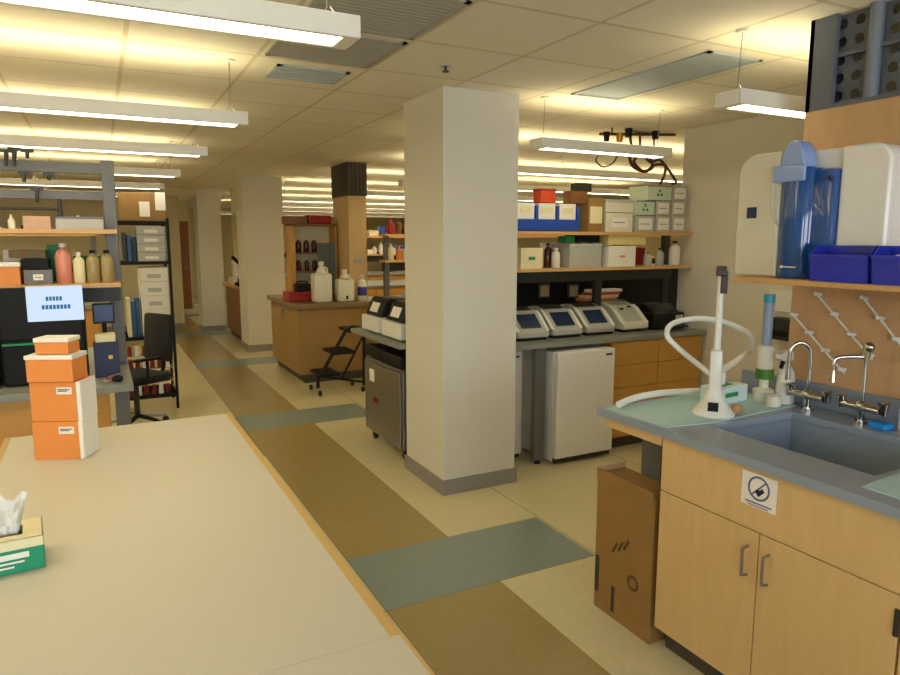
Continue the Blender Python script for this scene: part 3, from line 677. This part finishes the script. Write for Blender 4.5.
for u0,u1,v,vb,l,p in ((636,655,216,None,'leftmost tube carton in the bottom row of the stack',None),(656,671,216,None,'middle tube carton in the bottom row of the stack',None),(672,686,216,None,'rightmost tube carton in the bottom row of the stack',None),
    (636,655,201,215.5,'green marked tube carton in the middle row of the stack',1),(656,671,201,215.5,'plain middle tube carton in the middle row of the stack',None),(672,686,201,215.5,'rightmost tube carton in the middle row of the stack',None),
    (648,672,186,200.5,'green marked wide tube carton on top of the stack',1),(673,688,186,200.5,'plain tube carton at the top right of the stack',None)):
    zb=1.715 if vb is None else ay(u0,vb,4.19).z
    item('tube_carton',l,'box',u0,u1,v,4.19,zb,.22,greyl if p is None else mat('pale_green_card','#c8d4bd',.6),g2,tri(green) if p else lab(paper,.7,.7))
# lower shelf
g3='assorted boxes on the lower shelf'
item('cream_box','cream box with green print at the lower shelf left end','box',521,543,248,4.20,1.44,.2,cream,g3,lab(green,.3,.15,False))
item('clear_storage_box','wide translucent drawer box in the middle of the lower shelf','box',570,602,244,4.20,1.44,.22,greyl,g3,lid(clear))
item('white_carton','plain white carton on the lower shelf under a flat box','box',609,636,246,4.20,1.44,.2,paper,g3,lab(orange,.2,.1,False))
item('flat_box','flat yellow box on top of the lower shelf white carton','box',609,646,235,4.20,ay(620,245,4.20).z,.2,mat('pale_yellow_card','#e2cf86',.6),g3)
item('dark_tray','dark long tray stacked on the translucent drawer box','tray',577,600,235,4.24,ay(590,242.5,4.20).z,.16,black)
item('green_box','small green box on top of the translucent drawer box','box',566,575,236,4.24,ay(570,242.5,4.20).z+.001,.1,green)
def sbot(u,v,y,zb,r,m,c,label,name='bottle',grp='bottles on the reagent shelves',lbl=None):
    p=ay(u,v,y); return bottle(name,label,'bottle',p.x,y,zb,r,p.z-zb,m,c,grp,lbl=lbl)
sbot(556,248,4.26,1.44,.035,hdpe,white,'short white bottle between the cream box and drawer box')
sbot(548,243,4.32,1.44,.03,amber,black,'brown bottle behind the cream box right edge')
sbot(648,252,4.26,1.44,.035,greyl,green,'grey bottle with green cap on the lower shelf')
sbot(660,248,4.26,1.44,.035,clear,black,'clear bottle with black cap on the lower shelf')
sbot(675,241,4.26,1.44,.045,paper,navy,'white bottle with blue cap at the lower shelf right end')
# behind cyclers: small framed cards and magazines
for k,(u,l) in enumerate(((545,'tan framed card on the raceway above the first cycler'),(574,'tan framed card on the raceway above the second cycler'))):
    p=ay(u,291,4.6); t=thing('control_panel',l,'panel',(p.x,4.615,p.z),0,'tan panels under the shelf'); MB().box(-.055,.055,-.01,.012,-.055,.055,bev=.004).build('frame',darkg,t); MB().box(-.042,.042,-.013,-.01,-.045,.045).build('card',mat('tan_card','#a58d62',.7),t)
tag(MB().box(2.50,5.2,4.74,4.755,.912,1.40).build('back_panel',black),'black back panel behind the row of instruments','panel')
mags=[('orange',orange),('cream',cream),('red',mat('magazine_red','#cf4a2c',.6)),('white',paper)]
p0=ay(600,297,4.55)
z=ay(618,300,4.55).z
tag(MB().box(3.62,4.12,4.585,4.72,ZB,z-.003,bev=.004).build('stacking_tray',darkg),'dark low stand behind the beige instrument','stand')
for k,(nm,mm) in enumerate(mags):
    hh=.024; tag(MB().box(3.66+.03*k,4.02+.02*k,4.59,4.71,z+hh*k-.002,z+hh*(k+1)-.003,bev=.003).build('magazine',mm),nm+' bundle of papers in the stack behind the beige instrument','papers','papers stacked behind the instruments')
sbot(648,281,4.60,1.12,.03,cream,yell,'yellow capped tub right of the stacked papers') if False else None
# ceiling service cluster with hoses
cs=thing('ceiling_service_drop','cluster of valves, pipes and coiled hoses hanging from the ceiling','pipework',(0,0,0))
y=4.50
def C(u,v): p=ay(u,v,y); return (p.x,p.y,min(p.z,CZ-.01))
MB().tube([C(600,134),C(675,131)],.012,8,False).tube([C(612,134),(C(612,134)[0],y,CZ)],.008,8,False).tube([C(655,131),(C(655,131)[0],y,CZ)],.008,8,False).build('support_bar',metal_b,cs)
for (u,v,m,r,nm) in ((605,136,black,.026,'valve_knob'),(618,137,mat('brass','#b8862c',.3,metal=.7),.03,'brass_valve'),(627,132,black,.034,'valve_knob'),(654,134,black,.034,'valve_knob')):
    p=C(u,v); MB().cyl((p[0],y-.02,p[2]+.03),(p[0],y-.02,p[2]-.045),r,r*.8).build(nm,m,cs)
MB().box(C(632,128)[0],C(650,128)[0],y-.03,y+.03,C(640,133)[2],C(640,126)[2],bev=.004).build('manifold',chrome,cs)
MB().tube([C(630,136),C(632,150)],.012,8,False).tube([C(640,136),C(640,148)],.010,8,False).tube([C(654,138),C(654,146)],.008,8,False).build('drop_pipe',metal_b,cs)
MB().tube([C(601,152),C(596,160),C(603,167),C(613,163),C(618,154)],.006).build('wire_loop',darkg,cs)
MB().tube([C(628,150),C(632,165),C(642,171),C(652,168),C(650,158),C(640,156),C(634,162),C(644,172),C(655,165),C(665,166),C(664,176),C(660,184)],.013).build('brown_hose',copper,cs)
MB().tube([C(640,150),C(650,162),C(660,160),C(670,172),C(676,182),C(672,184)],.011).build('dark_hose',darkg,cs)
# ------------------------------------------------------------------ aisle-end instruments on bench A
for k,(yy,l) in enumerate(((5.12,'white plate reader with dark tilted lid, farther one by the aisle'),(4.68,'white plate reader with dark tilted lid, nearer one beside the column'))):
    t=thing('plate_reader',l,'lab instrument',(2.13,yy,ZB+.0),0,'plate readers at the bench aisle end')
    MB().box(-.22,.20,-.19,.19,.012,.135,bev=.012).build('base_housing',white,t); MB().box(-.18,.18,-.15,.15,0,.012).build('base_plate',black,t)
    MB().prism([(-.19,.135),(-.13,.27),(-.11,.28),(.10,.27),(.17,.135)],-.17,.17,'y').build('lid',black,t,bev=.008)
    MB().prism([(-.178,.165),(-.146,.238),(-.148,.24),(-.181,.167)],-.06,.10,'y').build('display_card',paper,t)
# ------------------------------------------------------------------ bench B left
BL=MB().box(-3.2,.115,3.80,5.30,ZB-.035,ZB,bev=.003).build('bench_worktop',epoxy); tag(BL,'grey bench worktop under the lit screen at the left','worktop')
base_cab('oak cabinet under the left bench, left of the orange boxes',-1.2,-.33,3.88,4.5,[(-1.2,-.765,.1,.865,'door'),(-.765,-.33,.1,.865,'door')],wood_d,z1=.872,front='y')
base_cab('oak cabinet under the left bench, right of the orange boxes',-.32,.0,3.90,4.5,[(-.32,.0,.1,.865,'door')],wood_d,z1=.872,front='y')
t=bpy.data.objects.new('leg',None); COL.objects.link(t); t.location=(.06,3.90,0); t.parent=BL; MB().box(-.035,.035,-.03,.03,.03,ZB-.036,bev=.003).build('tube',grey,t); MB().cyl((0,0,0),(0,0,.03),.022).build('levelling_foot',rubber,t)
shelf_unit('wooden reagent shelf with tall grey upright at the left',-3.0,.10,4.52,(1.41,1.71),2.11,(.075,-1.2),((2.03,.06),(1.88,.05)),D=.48,py=4.53)
# instrument with lit screen
il=thing('touchscreen_instrument','black instrument with a lit touch screen on the left bench','lab instrument',(-.26,4.05,ZB))
MB().box(-.21,.17,-.05,.19,.0,.49,bev=.015).build('body',black,il)
MB().box(-.20,.16,-.073,-.05,.24,.505,bev=.006).build('bezel',black,il)
x0=ay(25,288,3.975).x+.26; x1=ay(82,288,3.975).x+.26; z1=ay(50,286,3.975).z-ZB; z0=ay(50,321,3.975).z-ZB
sc_=MB().box(x0,x1,-.078,-.074,z0,z1).build('display',screen_m,il)
mt=MB(); w=x1-x0; h=z1-z0
for k in range(5): mt.box(x0+w*(.34+.06*k),x0+w*(.385+.06*k),-.0795,-.078,z0+h*.58,z0+h*.70)
for k in range(8): mt.box(x0+w*(.26+.065*k),x0+w*(.31+.065*k),-.0795,-.078,z0+h*.34,z0+h*.46)
mt.build('screen_lettering',screen_t,il)
MB().box(-.20,.0,-.078,-.05,.215,.225).build('green_stripe',green,il)
MB().box(-.24,-.17,-.08,-.052,.05,.075,bev=.004).build('drawer_pull',greyl,il) if False else None
wpn=thing('white_instrument','cream fronted instrument at the left frame edge','lab instrument',(-.68,4.06,ZB)); MB().box(-.19,.19,-.08,.2,0,.46,bev=.01).build('body',black,wpn); MB().box(-.18,.17,-.09,-.08,.16,.45,bev=.004).build('front_panel',cream,wpn); MB().box(-.05,.15,-.09,-.08,.03,.06).build('label_plate',greyl,wpn)
# right side of desk
t=thing('small_monitor','small blue screened monitor right of the lit touch screen','monitor',(.0,4.30,ZB)); MB().box(-.055,.055,0,.03,.27,.385,bev=.004).build('case',black,t); MB().box(-.048,.048,-.002,0,.28,.375).build('display',mat('dim_blue_screen','#35507c',.2),t); MB().box(-.012,.012,.005,.03,.02,.27).box(-.05,.05,-.03,.05,0,.02).build('stand',black,t)
t=thing('label_printer','cream label printer on a dark riser beside the screens','printer',(.0,4.12,ZB)); MB().box(-.06,.06,-.05,.06,0,.19,bev=.004).build('riser',navy,t); MB().box(-.05,.05,-.045,.05,.191,.235,bev=.006).build('printer_case',cream,t); MB().box(.01,.03,-.052,-.05,.10,.12).build('indicator',yell,t)
tag(MB().ball((0,0,0),.035,(.8,1.3,.5)).build('computer_mouse',black,smooth=True),'black computer mouse near the left bench corner','mouse').location=(.045,3.92,ZB+.017)
tag(MB().tube([(-.03,4.0,ZB+.005),(.02,3.95,ZB+.006),(-.02,3.92,ZB+.006),(.03,3.99,ZB+.02),(.06,4.03,ZB+.02),(0,4.05,ZB+.006)],.005).build('tangled_cable',mat('cable_pink','#a88078',.6),smooth=True),'pale tangled cable beside the computer mouse','cable')
# left shelf items
g4='items on the left lower shelf'
item('orange_storage_box','orange box on the left lower shelf at the frame edge','box',-12,19,263,4.30,1.41,.2,orange,g4,lid(paper))
item('metal_rack','grey tube rack between orange box and pink bottle','rack',23,52,270,4.32,1.41,.14,grey,g4,lab(paper,.35,.4))
item('black_tray','black tray stacked on the tube rack','tray',20,48,259,4.36,ay(40,269,4.32).z,.16,black)
item('red_packet','red and green packets on the black tray','packet',8,45,250,4.40,ay(40,258.5,4.36).z+.002,.12,mat('mixed_packet','#9a3a2a',.6,col2='#3b7a3a',scale=30))
sbot(62,243,4.38,1.41,.042,pinkl,white,'tall pink bottle with white cap on the left shelf',lbl=None,name='pink_bottle')
sbot(78,252,4.36,1.41,.03,cream,white,'cream jar right of the pink bottle')
sbot(92,250,4.36,1.41,.035,mat('tan_glass','#a08a58',.3),black,'tan bottle with black cap, left of two near the upright')
sbot(106,250,4.36,1.41,.035,mat('tan_glass','#a08a58',.3),black,'tan bottle with black cap, right of two near the upright')
item('vial_case','dark case of white vials above the tan bottles','case',86,111,237,4.50,1.52,.08,darkg) if False else None
item('flat_tray','grey lidded tray on top of the upper left shelf','tray',55,103,217,4.35,1.71,.2,greyl,None,lid(grey,.01))
item('paper_stack','pinkish stack of papers on the upper left shelf','papers',22,50,216,4.35,1.71,.18,mat('pink_paper','#c9a58a',.7))
t=thing('tool_hanger','dark clamps and hooks hanging from the left shelf rails','hanger',(0,0,0)); 
for u,v0,v1 in ((6,150,166),(14,148,166),(27,150,158),(24,172,182),(49,174,180),(37,188,202)):
    a=ay(u,v0,4.40); b_=ay(u,v1,4.40); MB().cyl((a.x,4.41,a.z),(b_.x,4.41,b_.z),.012,.008).box(a.x-.03,a.x+.03,4.40,4.42,a.z-.012,a.z+.006).build('clamp',darkg,t)
a=ay(0,209,4.38); b_=ay(60,209,4.38); 
tag(MB().cyl((a.x-.8,4.38,a.z),(b_.x,4.38,b_.z),.008).cyl((b_.x,4.38,ay(60,199,4.38).z),(b_.x,4.38,1.735),.012).build('hanging_rod',darkg),'thin dark rod above the upper left shelf','rod')
# ------------------------------------------------------------------ black wire rack + chair
X0,X1,Y0=.14,.60,7.06
rkk=thing('wire_rack','tall black wire rack of white cartons beside the aisle','shelving',(0,0,0))
for x in (X0,X1):
    for y_ in (Y0,Y0+.5): MB().cyl((x,y_,0),(x,y_,1.86),.014).build('post',black,rkk)
for z in (.12,.70,1.42,1.80):
    m=MB().box(X0,X1,Y0-.008,Y0+.008,z,z+.03).box(X0,X1,Y0+.492,Y0+.508,z,z+.03).box(X0-.008,X0+.008,Y0,Y0+.5,z,z+.03).box(X1-.008,X1+.008,Y0,Y0+.5,z,z+.03)
    for k in range(9): yy=Y0+.05+.05*k; m.box(X0,X1,yy-.003,yy+.003,z+.02,z+.03)
    m.build('wire_shelf',black,rkk)
g5='white cartons on the black wire rack'
for k in range(5):
    z=.731+.131*k+.001*k; ordw=['lowest','second','third','fourth','topmost'][k]
    t=thing('flat_carton',ordw+' white carton on the wire rack shelf above the red tubes','box',(.455,Y0+.22,z),0,g5); MB().box(-.125,.125,-.2,.2,0,.13,bev=.003).build('carton',paper,t); MB().box(-.06,.06,-.202,-.2,.03,.07).build('front_label',greyl,t)
for k in range(4):
    z=1.451+.083*k; ordw=['lowest','second','third','topmost'][k]
    t=thing('flat_carton',ordw+' grey white carton on the wire rack upper shelf','box',(.45,Y0+.22,z),0,g5); MB().box(-.125,.125,-.2,.2,0,.08,bev=.003).build('carton',greyl,t); MB().box(-.06,.06,-.202,-.2,.02,.05).build('front_label',paper,t)
for k in range(3):
    tag(MB().box(.20+.04*k,.235+.04*k,Y0+.02,Y0+.3,.731,1.10-.03*(k%2),bev=.003).build('binder',[cream,binder,binder][k]),['cream binder standing on the wire rack','blue binder in the middle of the wire rack row','blue binder touching the white cartons'][k],'binder','binders on the wire rack')
for k in range(3):
    tag(MB().box(.20+.04*k,.235+.04*k,Y0+.02,Y0+.3,1.451,1.72-.02*k,bev=.003).build('binder',[darkg,binder,navy][k]),['dark binder on the wire rack upper shelf','blue binder on the wire rack upper shelf','navy binder beside the upper grey white cartons'][k],'binder','binders on the wire rack')
t=thing('cardboard_carton','brown cardboard box with paper labels on top of the wire rack','box',(.385,Y0+.22,1.831)); MB().box(-.19,.21,-.19,.19,0,.26,bev=.003).build('carton',card,t); MB().box(-.02,.07,-.192,-.19,.04,.18).box(.12,.21,-.193,-.19,.10,.27).build('paper_label',paper,t)
MB().box(-.02,.20,-.19,.19,.261,.263).build('tape',cream,t)
rn=0
for r_ in range(4):
    for c_ in range(6):
        t=tag(MB().cyl((.20+.065*c_,Y0+.06,.152+.13*r_),(.20+.065*c_,Y0+.06,.245+.13*r_),.024,.020,12).build('capped_tube',[dred,paper,dred][(r_+c_)%3]),('white' if (r_+c_)%3==1 else 'red')+' tube, '+['first','second','third','fourth','fifth','sixth'][c_]+' from left in the '+['lowest','second lowest','third lowest','topmost'][r_]+' tube row of the wire rack','tube','red and white tubes on the wire rack')
for r_ in range(1,4): MB().box(X0+.02,X1-.02,Y0+.02,Y0+.2,.145+.13*r_,.149+.13*r_).build('tube_tier',clear,rkk)
# office chair
oc=thing('office_chair','black office chair on casters behind the left bench','chair',(.21,6.42,0),math.radians(-60))
MB().box(-.22,.22,-.22,.22,.42,.50,bev=.035).build('seat',fab,oc,smooth=True)
MB().box(-.19,.19,.22,.28,.58,1.0,bev=.028,rot=(-.08,0,0)).build('backrest',fab,oc,smooth=True)
MB().tube([(0,.05,.42),(0,.26,.46),(0,.29,.70)],.018).build('back_support',black,oc)
MB().cyl((0,0,.12),(0,0,.42),.025).build('gas_column',darkg,oc)
for k in range(5):
    a=2*PI*k/5+.3; x,y_=.27*math.cos(a),.27*math.sin(a); l_=MB().tube([(0,0,.12),(x*.5,y_*.5,.10),(x,y_,.07)],lambda t:.022-.008*t,8).build('base_leg',greyl if k%2 else black,oc)
    MB().cyl((x-.012,y_,.028),(x+.012,y_,.028),.028,n=12).cyl((x,y_,.03),(x,y_,.07),.008,n=8).build('caster',rubber,l_)
for s in (-1,1): MB().tube([(s*.22,-.05,.44),(s*.27,-.05,.50),(s*.27,-.05,.64)],.014).box(s*.27-.025,s*.27+.025,-.17,.08,.64,.665,bev=.01).build('armrest',black,oc)
# ------------------------------------------------------------------ island at the aisle
base_cab('oak island end cabinet beyond the step ladder',1.98,2.95,7.62,9.0,[(7.62,8.31,.1,.86,'door'),(8.31,9.0,.1,.86,'door')],islandw,z1=.872)
tag(MB().box(1.94,3.0,7.56,9.05,.895-.021,.93,bev=.004).build('island_worktop',mat('brown_worktop','#8c7448',.4)),'brownish island worktop under the white carboys','worktop')
ic=thing('wood_chase','far wooden chase with dark upper screen on the island','utility panel',(0,0,0))
MB().box(2.70,2.93,7.90,8.5,.931,2.18,bev=.003).build('wood_panel',wood,ic)
MB().box(2.69,2.94,7.89,8.51,2.181,CZ,bev=.003).build('upper_screen',mat('screen_brown','#4a4438',.7),ic)
for k in range(5): MB().box(2.705+.05*k,2.725+.05*k,7.88,7.89,2.2,CZ-.01).build('screen_slat',mat('screen_slat','#5c5648',.7),ic)
MB().box(2.76,2.86,7.88,7.90,1.38,1.43,bev=.004).build('switch_plate',greyl,ic)
# framed cabinet in front (wood frame with glass and bottles)
fs=thing('glass_front_shelf','wood framed bottle shelf left of the far chase','shelf',(0,0,0))
YF=8.3; a=ay(290,224,YF); b_=ay(346,300,YF); xa,xb=a.x,2.68; zt=ay(300,224,YF).z
MB().box(xa,xa+.06,YF,YF+.25,.931,zt,bev=.003).build('side_panel',wood_d,fs)
MB().box(xb-.03,xb,YF,YF+.25,.931,zt,bev=.003).build('side_panel',wood_d,fs)
MB().box(xa,xb,YF,YF+.25,zt-.02,zt+.005).box(xa+.06,xb-.03,YF+.0,YF+.25,1.48,1.50).box(xa+.06,xb-.03,YF,YF+.25,1.25,1.27).build('shelf_board',wood_b,fs)
MB().box(xa+.06,xb-.03,YF+.24,YF+.25,.931,zt-.02).build('back_panel',cream,fs)
MB().box(xb-.26,xb-.03,YF-.012,YF-.004,1.0,1.62).build('sliding_glass',mat('grey_glass','#6f7c74',.2,alpha=.8),fs)
tag(MB().box(xa-.05,xa+.22,YF+.02,YF+.22,zt+.006,zt+.09,bev=.003).build('flat_case',wood_b),'brown case on top of the glass front shelf','case')
tag(MB().box(xa+.24,xb-.06,YF+.02,YF+.22,zt+.006,zt+.11,bev=.01).build('red_bag',red),'red bag on top of the glass front shelf','bag')
for k in range(3): bottle('reagent_bottle',['first amber bottle in the glass front shelf','second amber bottle in the glass front shelf','third amber bottle in the glass front shelf'][k],'bottle',xa+.12+.10*k,YF+.1,1.501,.035,.17,amber,white,'amber bottles in the glass front shelf')
for k in range(3): bottle('reagent_bottle',['left dark bottle on the middle board of the glass front shelf','middle dark bottle on the middle board of the glass front shelf','right dark bottle on the middle board of the glass front shelf'][k],'bottle',xa+.12+.10*k,YF+.1,1.271,.03,.15,amber,white,'dark bottles in the glass front shelf')
# carboys etc
def carboy(label,x,y_,w,d,h,grp='white carboys on the island'):
    t=thing('carboy',label,'carboy',(x,y_,.931),0,grp)
    MB().box(-w/2,w/2,-d/2,d/2,0,h*.72,bev=.03).build('tank',hdpe,t,smooth=True)
    MB().lathe([(w*.30,h*.71),(w*.24,h*.80),(w*.13,h*.86),(w*.13,h*.93)]).build('neck',hdpe,t,smooth=True); MB().lathe([(w*.17,h*.91),(w*.17,h),(w*.1,h*1.01)]).build('cap',white,t,smooth=True)
    MB().tube([(w*.13,0,h*.86),(w*.32,0,h*.84),(w*.36,0,h*.72)],.01).build('grip',hdpe,t); return t
p=ay(323,305,7.68); carboy('tall white carboy on the island by the red box',p.x,7.72,.21,.2,.47)
p=ay(346,305,7.68); t=carboy('shorter white carboy with tan band on the island',p.x,7.72,.20,.18,.37); MB().cyl((0,0,.235),(0,0,.275),.085).build('tan_band',mat('tan_band','#c8a25a',.6),t); MB().box(-.015,.015,-.093,-.089,.03,.07).build('tap',navy,t)
p=ay(363,303,7.7); bottle('wash_bottle','slim white bottle with purple label beside the carboys','bottle',p.x,7.72,.931,.055,.30,hdpe,white,lbl=mat('purple','#3c3a8c',.5))
rb=thing('red_tool_box','red box with black lid on the island corner','box',(2.12,8.05,.931)); MB().box(-.17,.13,-.14,.16,0,.11,bev=.01).build('box_body',red,rb); MB().box(-.05,.11,-.10,.12,.111,.20,bev=.01).build('lid',black,rb); MB().tube([(-.04,0,.20),(-.02,0,.225),(.08,0,.225),(.10,0,.20)],.008).build('handle',black,rb)
# step ladder
la=thing('rolling_step_ladder','black rolling step ladder in front of the island','step ladder',(2.10,6.95,0))
def LP(u,v,y_): p=ay(u,v,y_); return (p.x-2.10,y_-6.95,max(p.z,.02))
for yy in (6.90,7.25):
    MB().tube([LP(318,388,yy),LP(318,380,yy),LP(345,332,yy),LP(352,327,yy),LP(364,328,yy),LP(364,385,yy)],.019,8,False).build('side_frame',black,la)
    MB().tube([LP(364,334,yy),LP(342,378,yy)],.012,8,False).build('brace',black,la)
    MB().tube([LP(317,376,yy),LP(364,382,yy)],.012,8,False).build('lower_rail',black,la)
for (u0,u1,v) in ((317,337,374),(330,352,352),(346,366,330)):
    a=LP(u0,v,7.0); b_=LP(u1,v,7.0); MB().box(a[0],b_[0],-.06,.31,a[2]-.02,a[2]+.01,bev=.003).build('step',black,la)
for u in (320,363):
    for yy in (-.05,.30):
        x=LP(u,388,6.9)[0]; MB().cyl((x-.012,yy,.03),(x+.012,yy,.03),.03).build('caster',rubber,la)
ORD=['first','second','third','fourth','fifth','sixth','seventh','eighth','ninth','tenth','eleventh','twelfth','thirteenth','fourteenth','fifteenth','sixteenth','seventeenth','eighteenth','nineteenth','twentieth']+['farthest right']*20
# ------------------------------------------------------------------ further benches
def far_bench(label,x0,x1,y0,d,tag2):
    t=thing('lab_bench',label,'bench',((x0+x1)/2,y0,0)); a=(x1-x0)/2
    MB().box(-a,a,0,d,.88,.915,bev=.003).build('worktop',epoxy,t)
    c=MB().box(-a+.02,a-.02,.05,d-.05,.1,.88).build('cabinet',wood_d,t)
    n=max(1,int(2*a/.5))
    for k in range(n): MB().box(-a+.03+(2*a-.06)*k/n+.005,-a+.03+(2*a-.06)*(k+1)/n-.005,.03,.05,.12,.86,bev=.003).build('door',wood_d,t)
    MB().box(-a,a,d*.5-.12,d*.5+.12,1.385,1.41).box(-a,a,d*.5-.12,d*.5+.12,1.70,1.725).build('shelf_board',wood_s,t)
    MB().box(-a,a,d*.5-.02,d*.5+.02,1.28,1.385).build('raceway',darkg,t)
    for x in (-a+.05,0,a-.05): MB().box(x-.03,x+.03,d*.5-.03,d*.5+.03,.916,1.74).build('upright',grey,t)
    return t
far_bench('far bench with loaded shelves right of the island chase',3.05,9,7.0,1.4,'')
far_bench('bench in the next row behind the far loaded shelves',3.0,9,10.4,1.4,'')
far_bench('back bench of the left bays behind the black chair',-4.5,-.0,8.6,1.4,'')
far_bench('farthest bench in the right bays',3.0,9,13.9,1.4,'')
gm='shelf clutter on the far benches'
YS=7.52
cols=[('white',paper),('cream',cream),('brown',wood_b),('orange',orange),('green',green),('grey',greyl),('black',black),('blue',blue),('red',red)]
def shelf_row(x0,x1,y_,z,seed,place,every='box'):
    R=random.Random(seed); x=x0; k=0
    while x<x1:
        w=R.uniform(.06,.2); h=R.uniform(.07,.22); nm,m=R.choice(cols)
        if R.random()<.45:
            w=.09; t=tag(MB().lathe([(.035,0),(.037,.01),(.037,h*.7),(.014,h*.85),(.014,h)],n=12).build('shelf_bottle',m,smooth=True),nm+' bottle, '+ORD[k]+' from the left '+place,'bottle',gm+' '+place); t.location=(x+w/2,y_,z+.001)
        else:
            t=tag(MB().box(-w/2+.005,w/2-.005,-.07,.07,0,h,bev=.003).build('shelf_box',m),nm+' box, '+ORD[k]+' from the left '+place,'box',gm+' '+place); t.location=(x+w/2,y_,z+.001)
        if t is not None: t['group']=t['category']+' pieces '+place
        x+=w+R.uniform(.0,.04); k+=1
shelf_row(2.55,4.35,4.58,1.44,21,'on the rear edge of the lower reagent shelf')
shelf_row(-1.3,0,4.66,1.41,22,'on the rear edge of the left lower shelf')
shelf_row(3.1,4.6,7.66,1.41,1,'on the lower shelf right of the island chase')
shelf_row(3.1,5.2,7.66,1.725,5,'on the upper shelf right of the island chase')
shelf_row(3.1,4.6,7.2,.915,3,'on the far worktop right of the island chase')
shelf_row(3.1,5.5,11.1,1.725,8,'on the upper shelf of the next row back')
shelf_row(3.1,5.5,11.1,1.41,9,'on the lower shelf of the next row back')
shelf_row(-2.2,-.1,9.3,1.725,11,'on the left back bench shelf')
# deep aisle, past the middle column
t=base_cab('brown bench cabinet past the middle column',1.95,2.5,11.1,12.4,[(11.1,11.75,.1,.86,'door'),(11.75,12.4,.1,.86,'door')],wood_b,z1=.872)
tag(MB().box(1.90,2.6,11.05,12.45,.873,.91,bev=.003).build('deep_worktop',wood_d),'wooden worktop of the bench past the middle column','worktop')
p=ay(227,262,11.9)
t=thing('microscope','white microscope like instrument on the deep aisle bench','lab instrument',(2.1,11.9,.91)); MB().box(-.15,.15,-.2,.2,0,.12,bev=.02).build('base_housing',offw,t); MB().box(-.10,.10,-.05,.15,.121,.42,bev=.03).build('column',offw,t); MB().cyl((0,-.06,.35),(-.12,-.14,.46),.03).build('eyepiece',black,t)
t=thing('dark_tray_pile','pile of dark trays on the bench past the middle column','tray',(2.15,11.35,.91)); MB().box(-.2,.2,-.15,.15,0,.06,bev=.01).build('tray',black,t); MB().box(-.16,.18,-.12,.12,.061,.12,bev=.01).build('tray',navy,t)
t=thing('wall_cabinet','pale hanging cabinet with red sign past the middle column','cabinet',(2.45,12.6,1.7)); MB().box(-.2,.4,-.1,.2,0,.5,bev=.005).build('body',offw,t); MB().box(-.15,.2,-.104,-.1,.22,.40).build('red_sign',red,t)
struct('wall_deep_right',MB().box(2.2,3.0,12.9,13.0,0,CZ),wall_y)
# ------------------------------------------------------------------ light
w=bpy.data.worlds.new('world'); S.world=w; w.use_nodes=True; bg=w.node_tree.nodes['Background']
sky=w.node_tree.nodes.new('ShaderNodeTexSky'); sky.sky_type='NISHITA'; sky.sun_disc=False; sky.sun_elevation=math.radians(40)
w.node_tree.links.new(sky.outputs[0],bg.inputs[0]); bg.inputs[1].default_value=.12
for i,(a,b_) in enumerate(((-4,-2.2),(-1.6,.2),(.8,2.6))):
    l=bpy.data.lights.new('window_daylight','AREA'); l.shape='RECTANGLE'; l.size=b_-a; l.size_y=1.35; l.energy=44; l.color=(.84,.91,1)
    o=bpy.data.objects.new('window_daylight',l); COL.objects.link(o); o.location=((a+b_)/2,-2.8,1.6); o.rotation_euler=(math.radians(90),0,0)
vs_=S.view_settings; vs_.view_transform='Standard'; vs_.look='None'; vs_.exposure=.85; vs_.gamma=1; vs_.use_curve_mapping=False
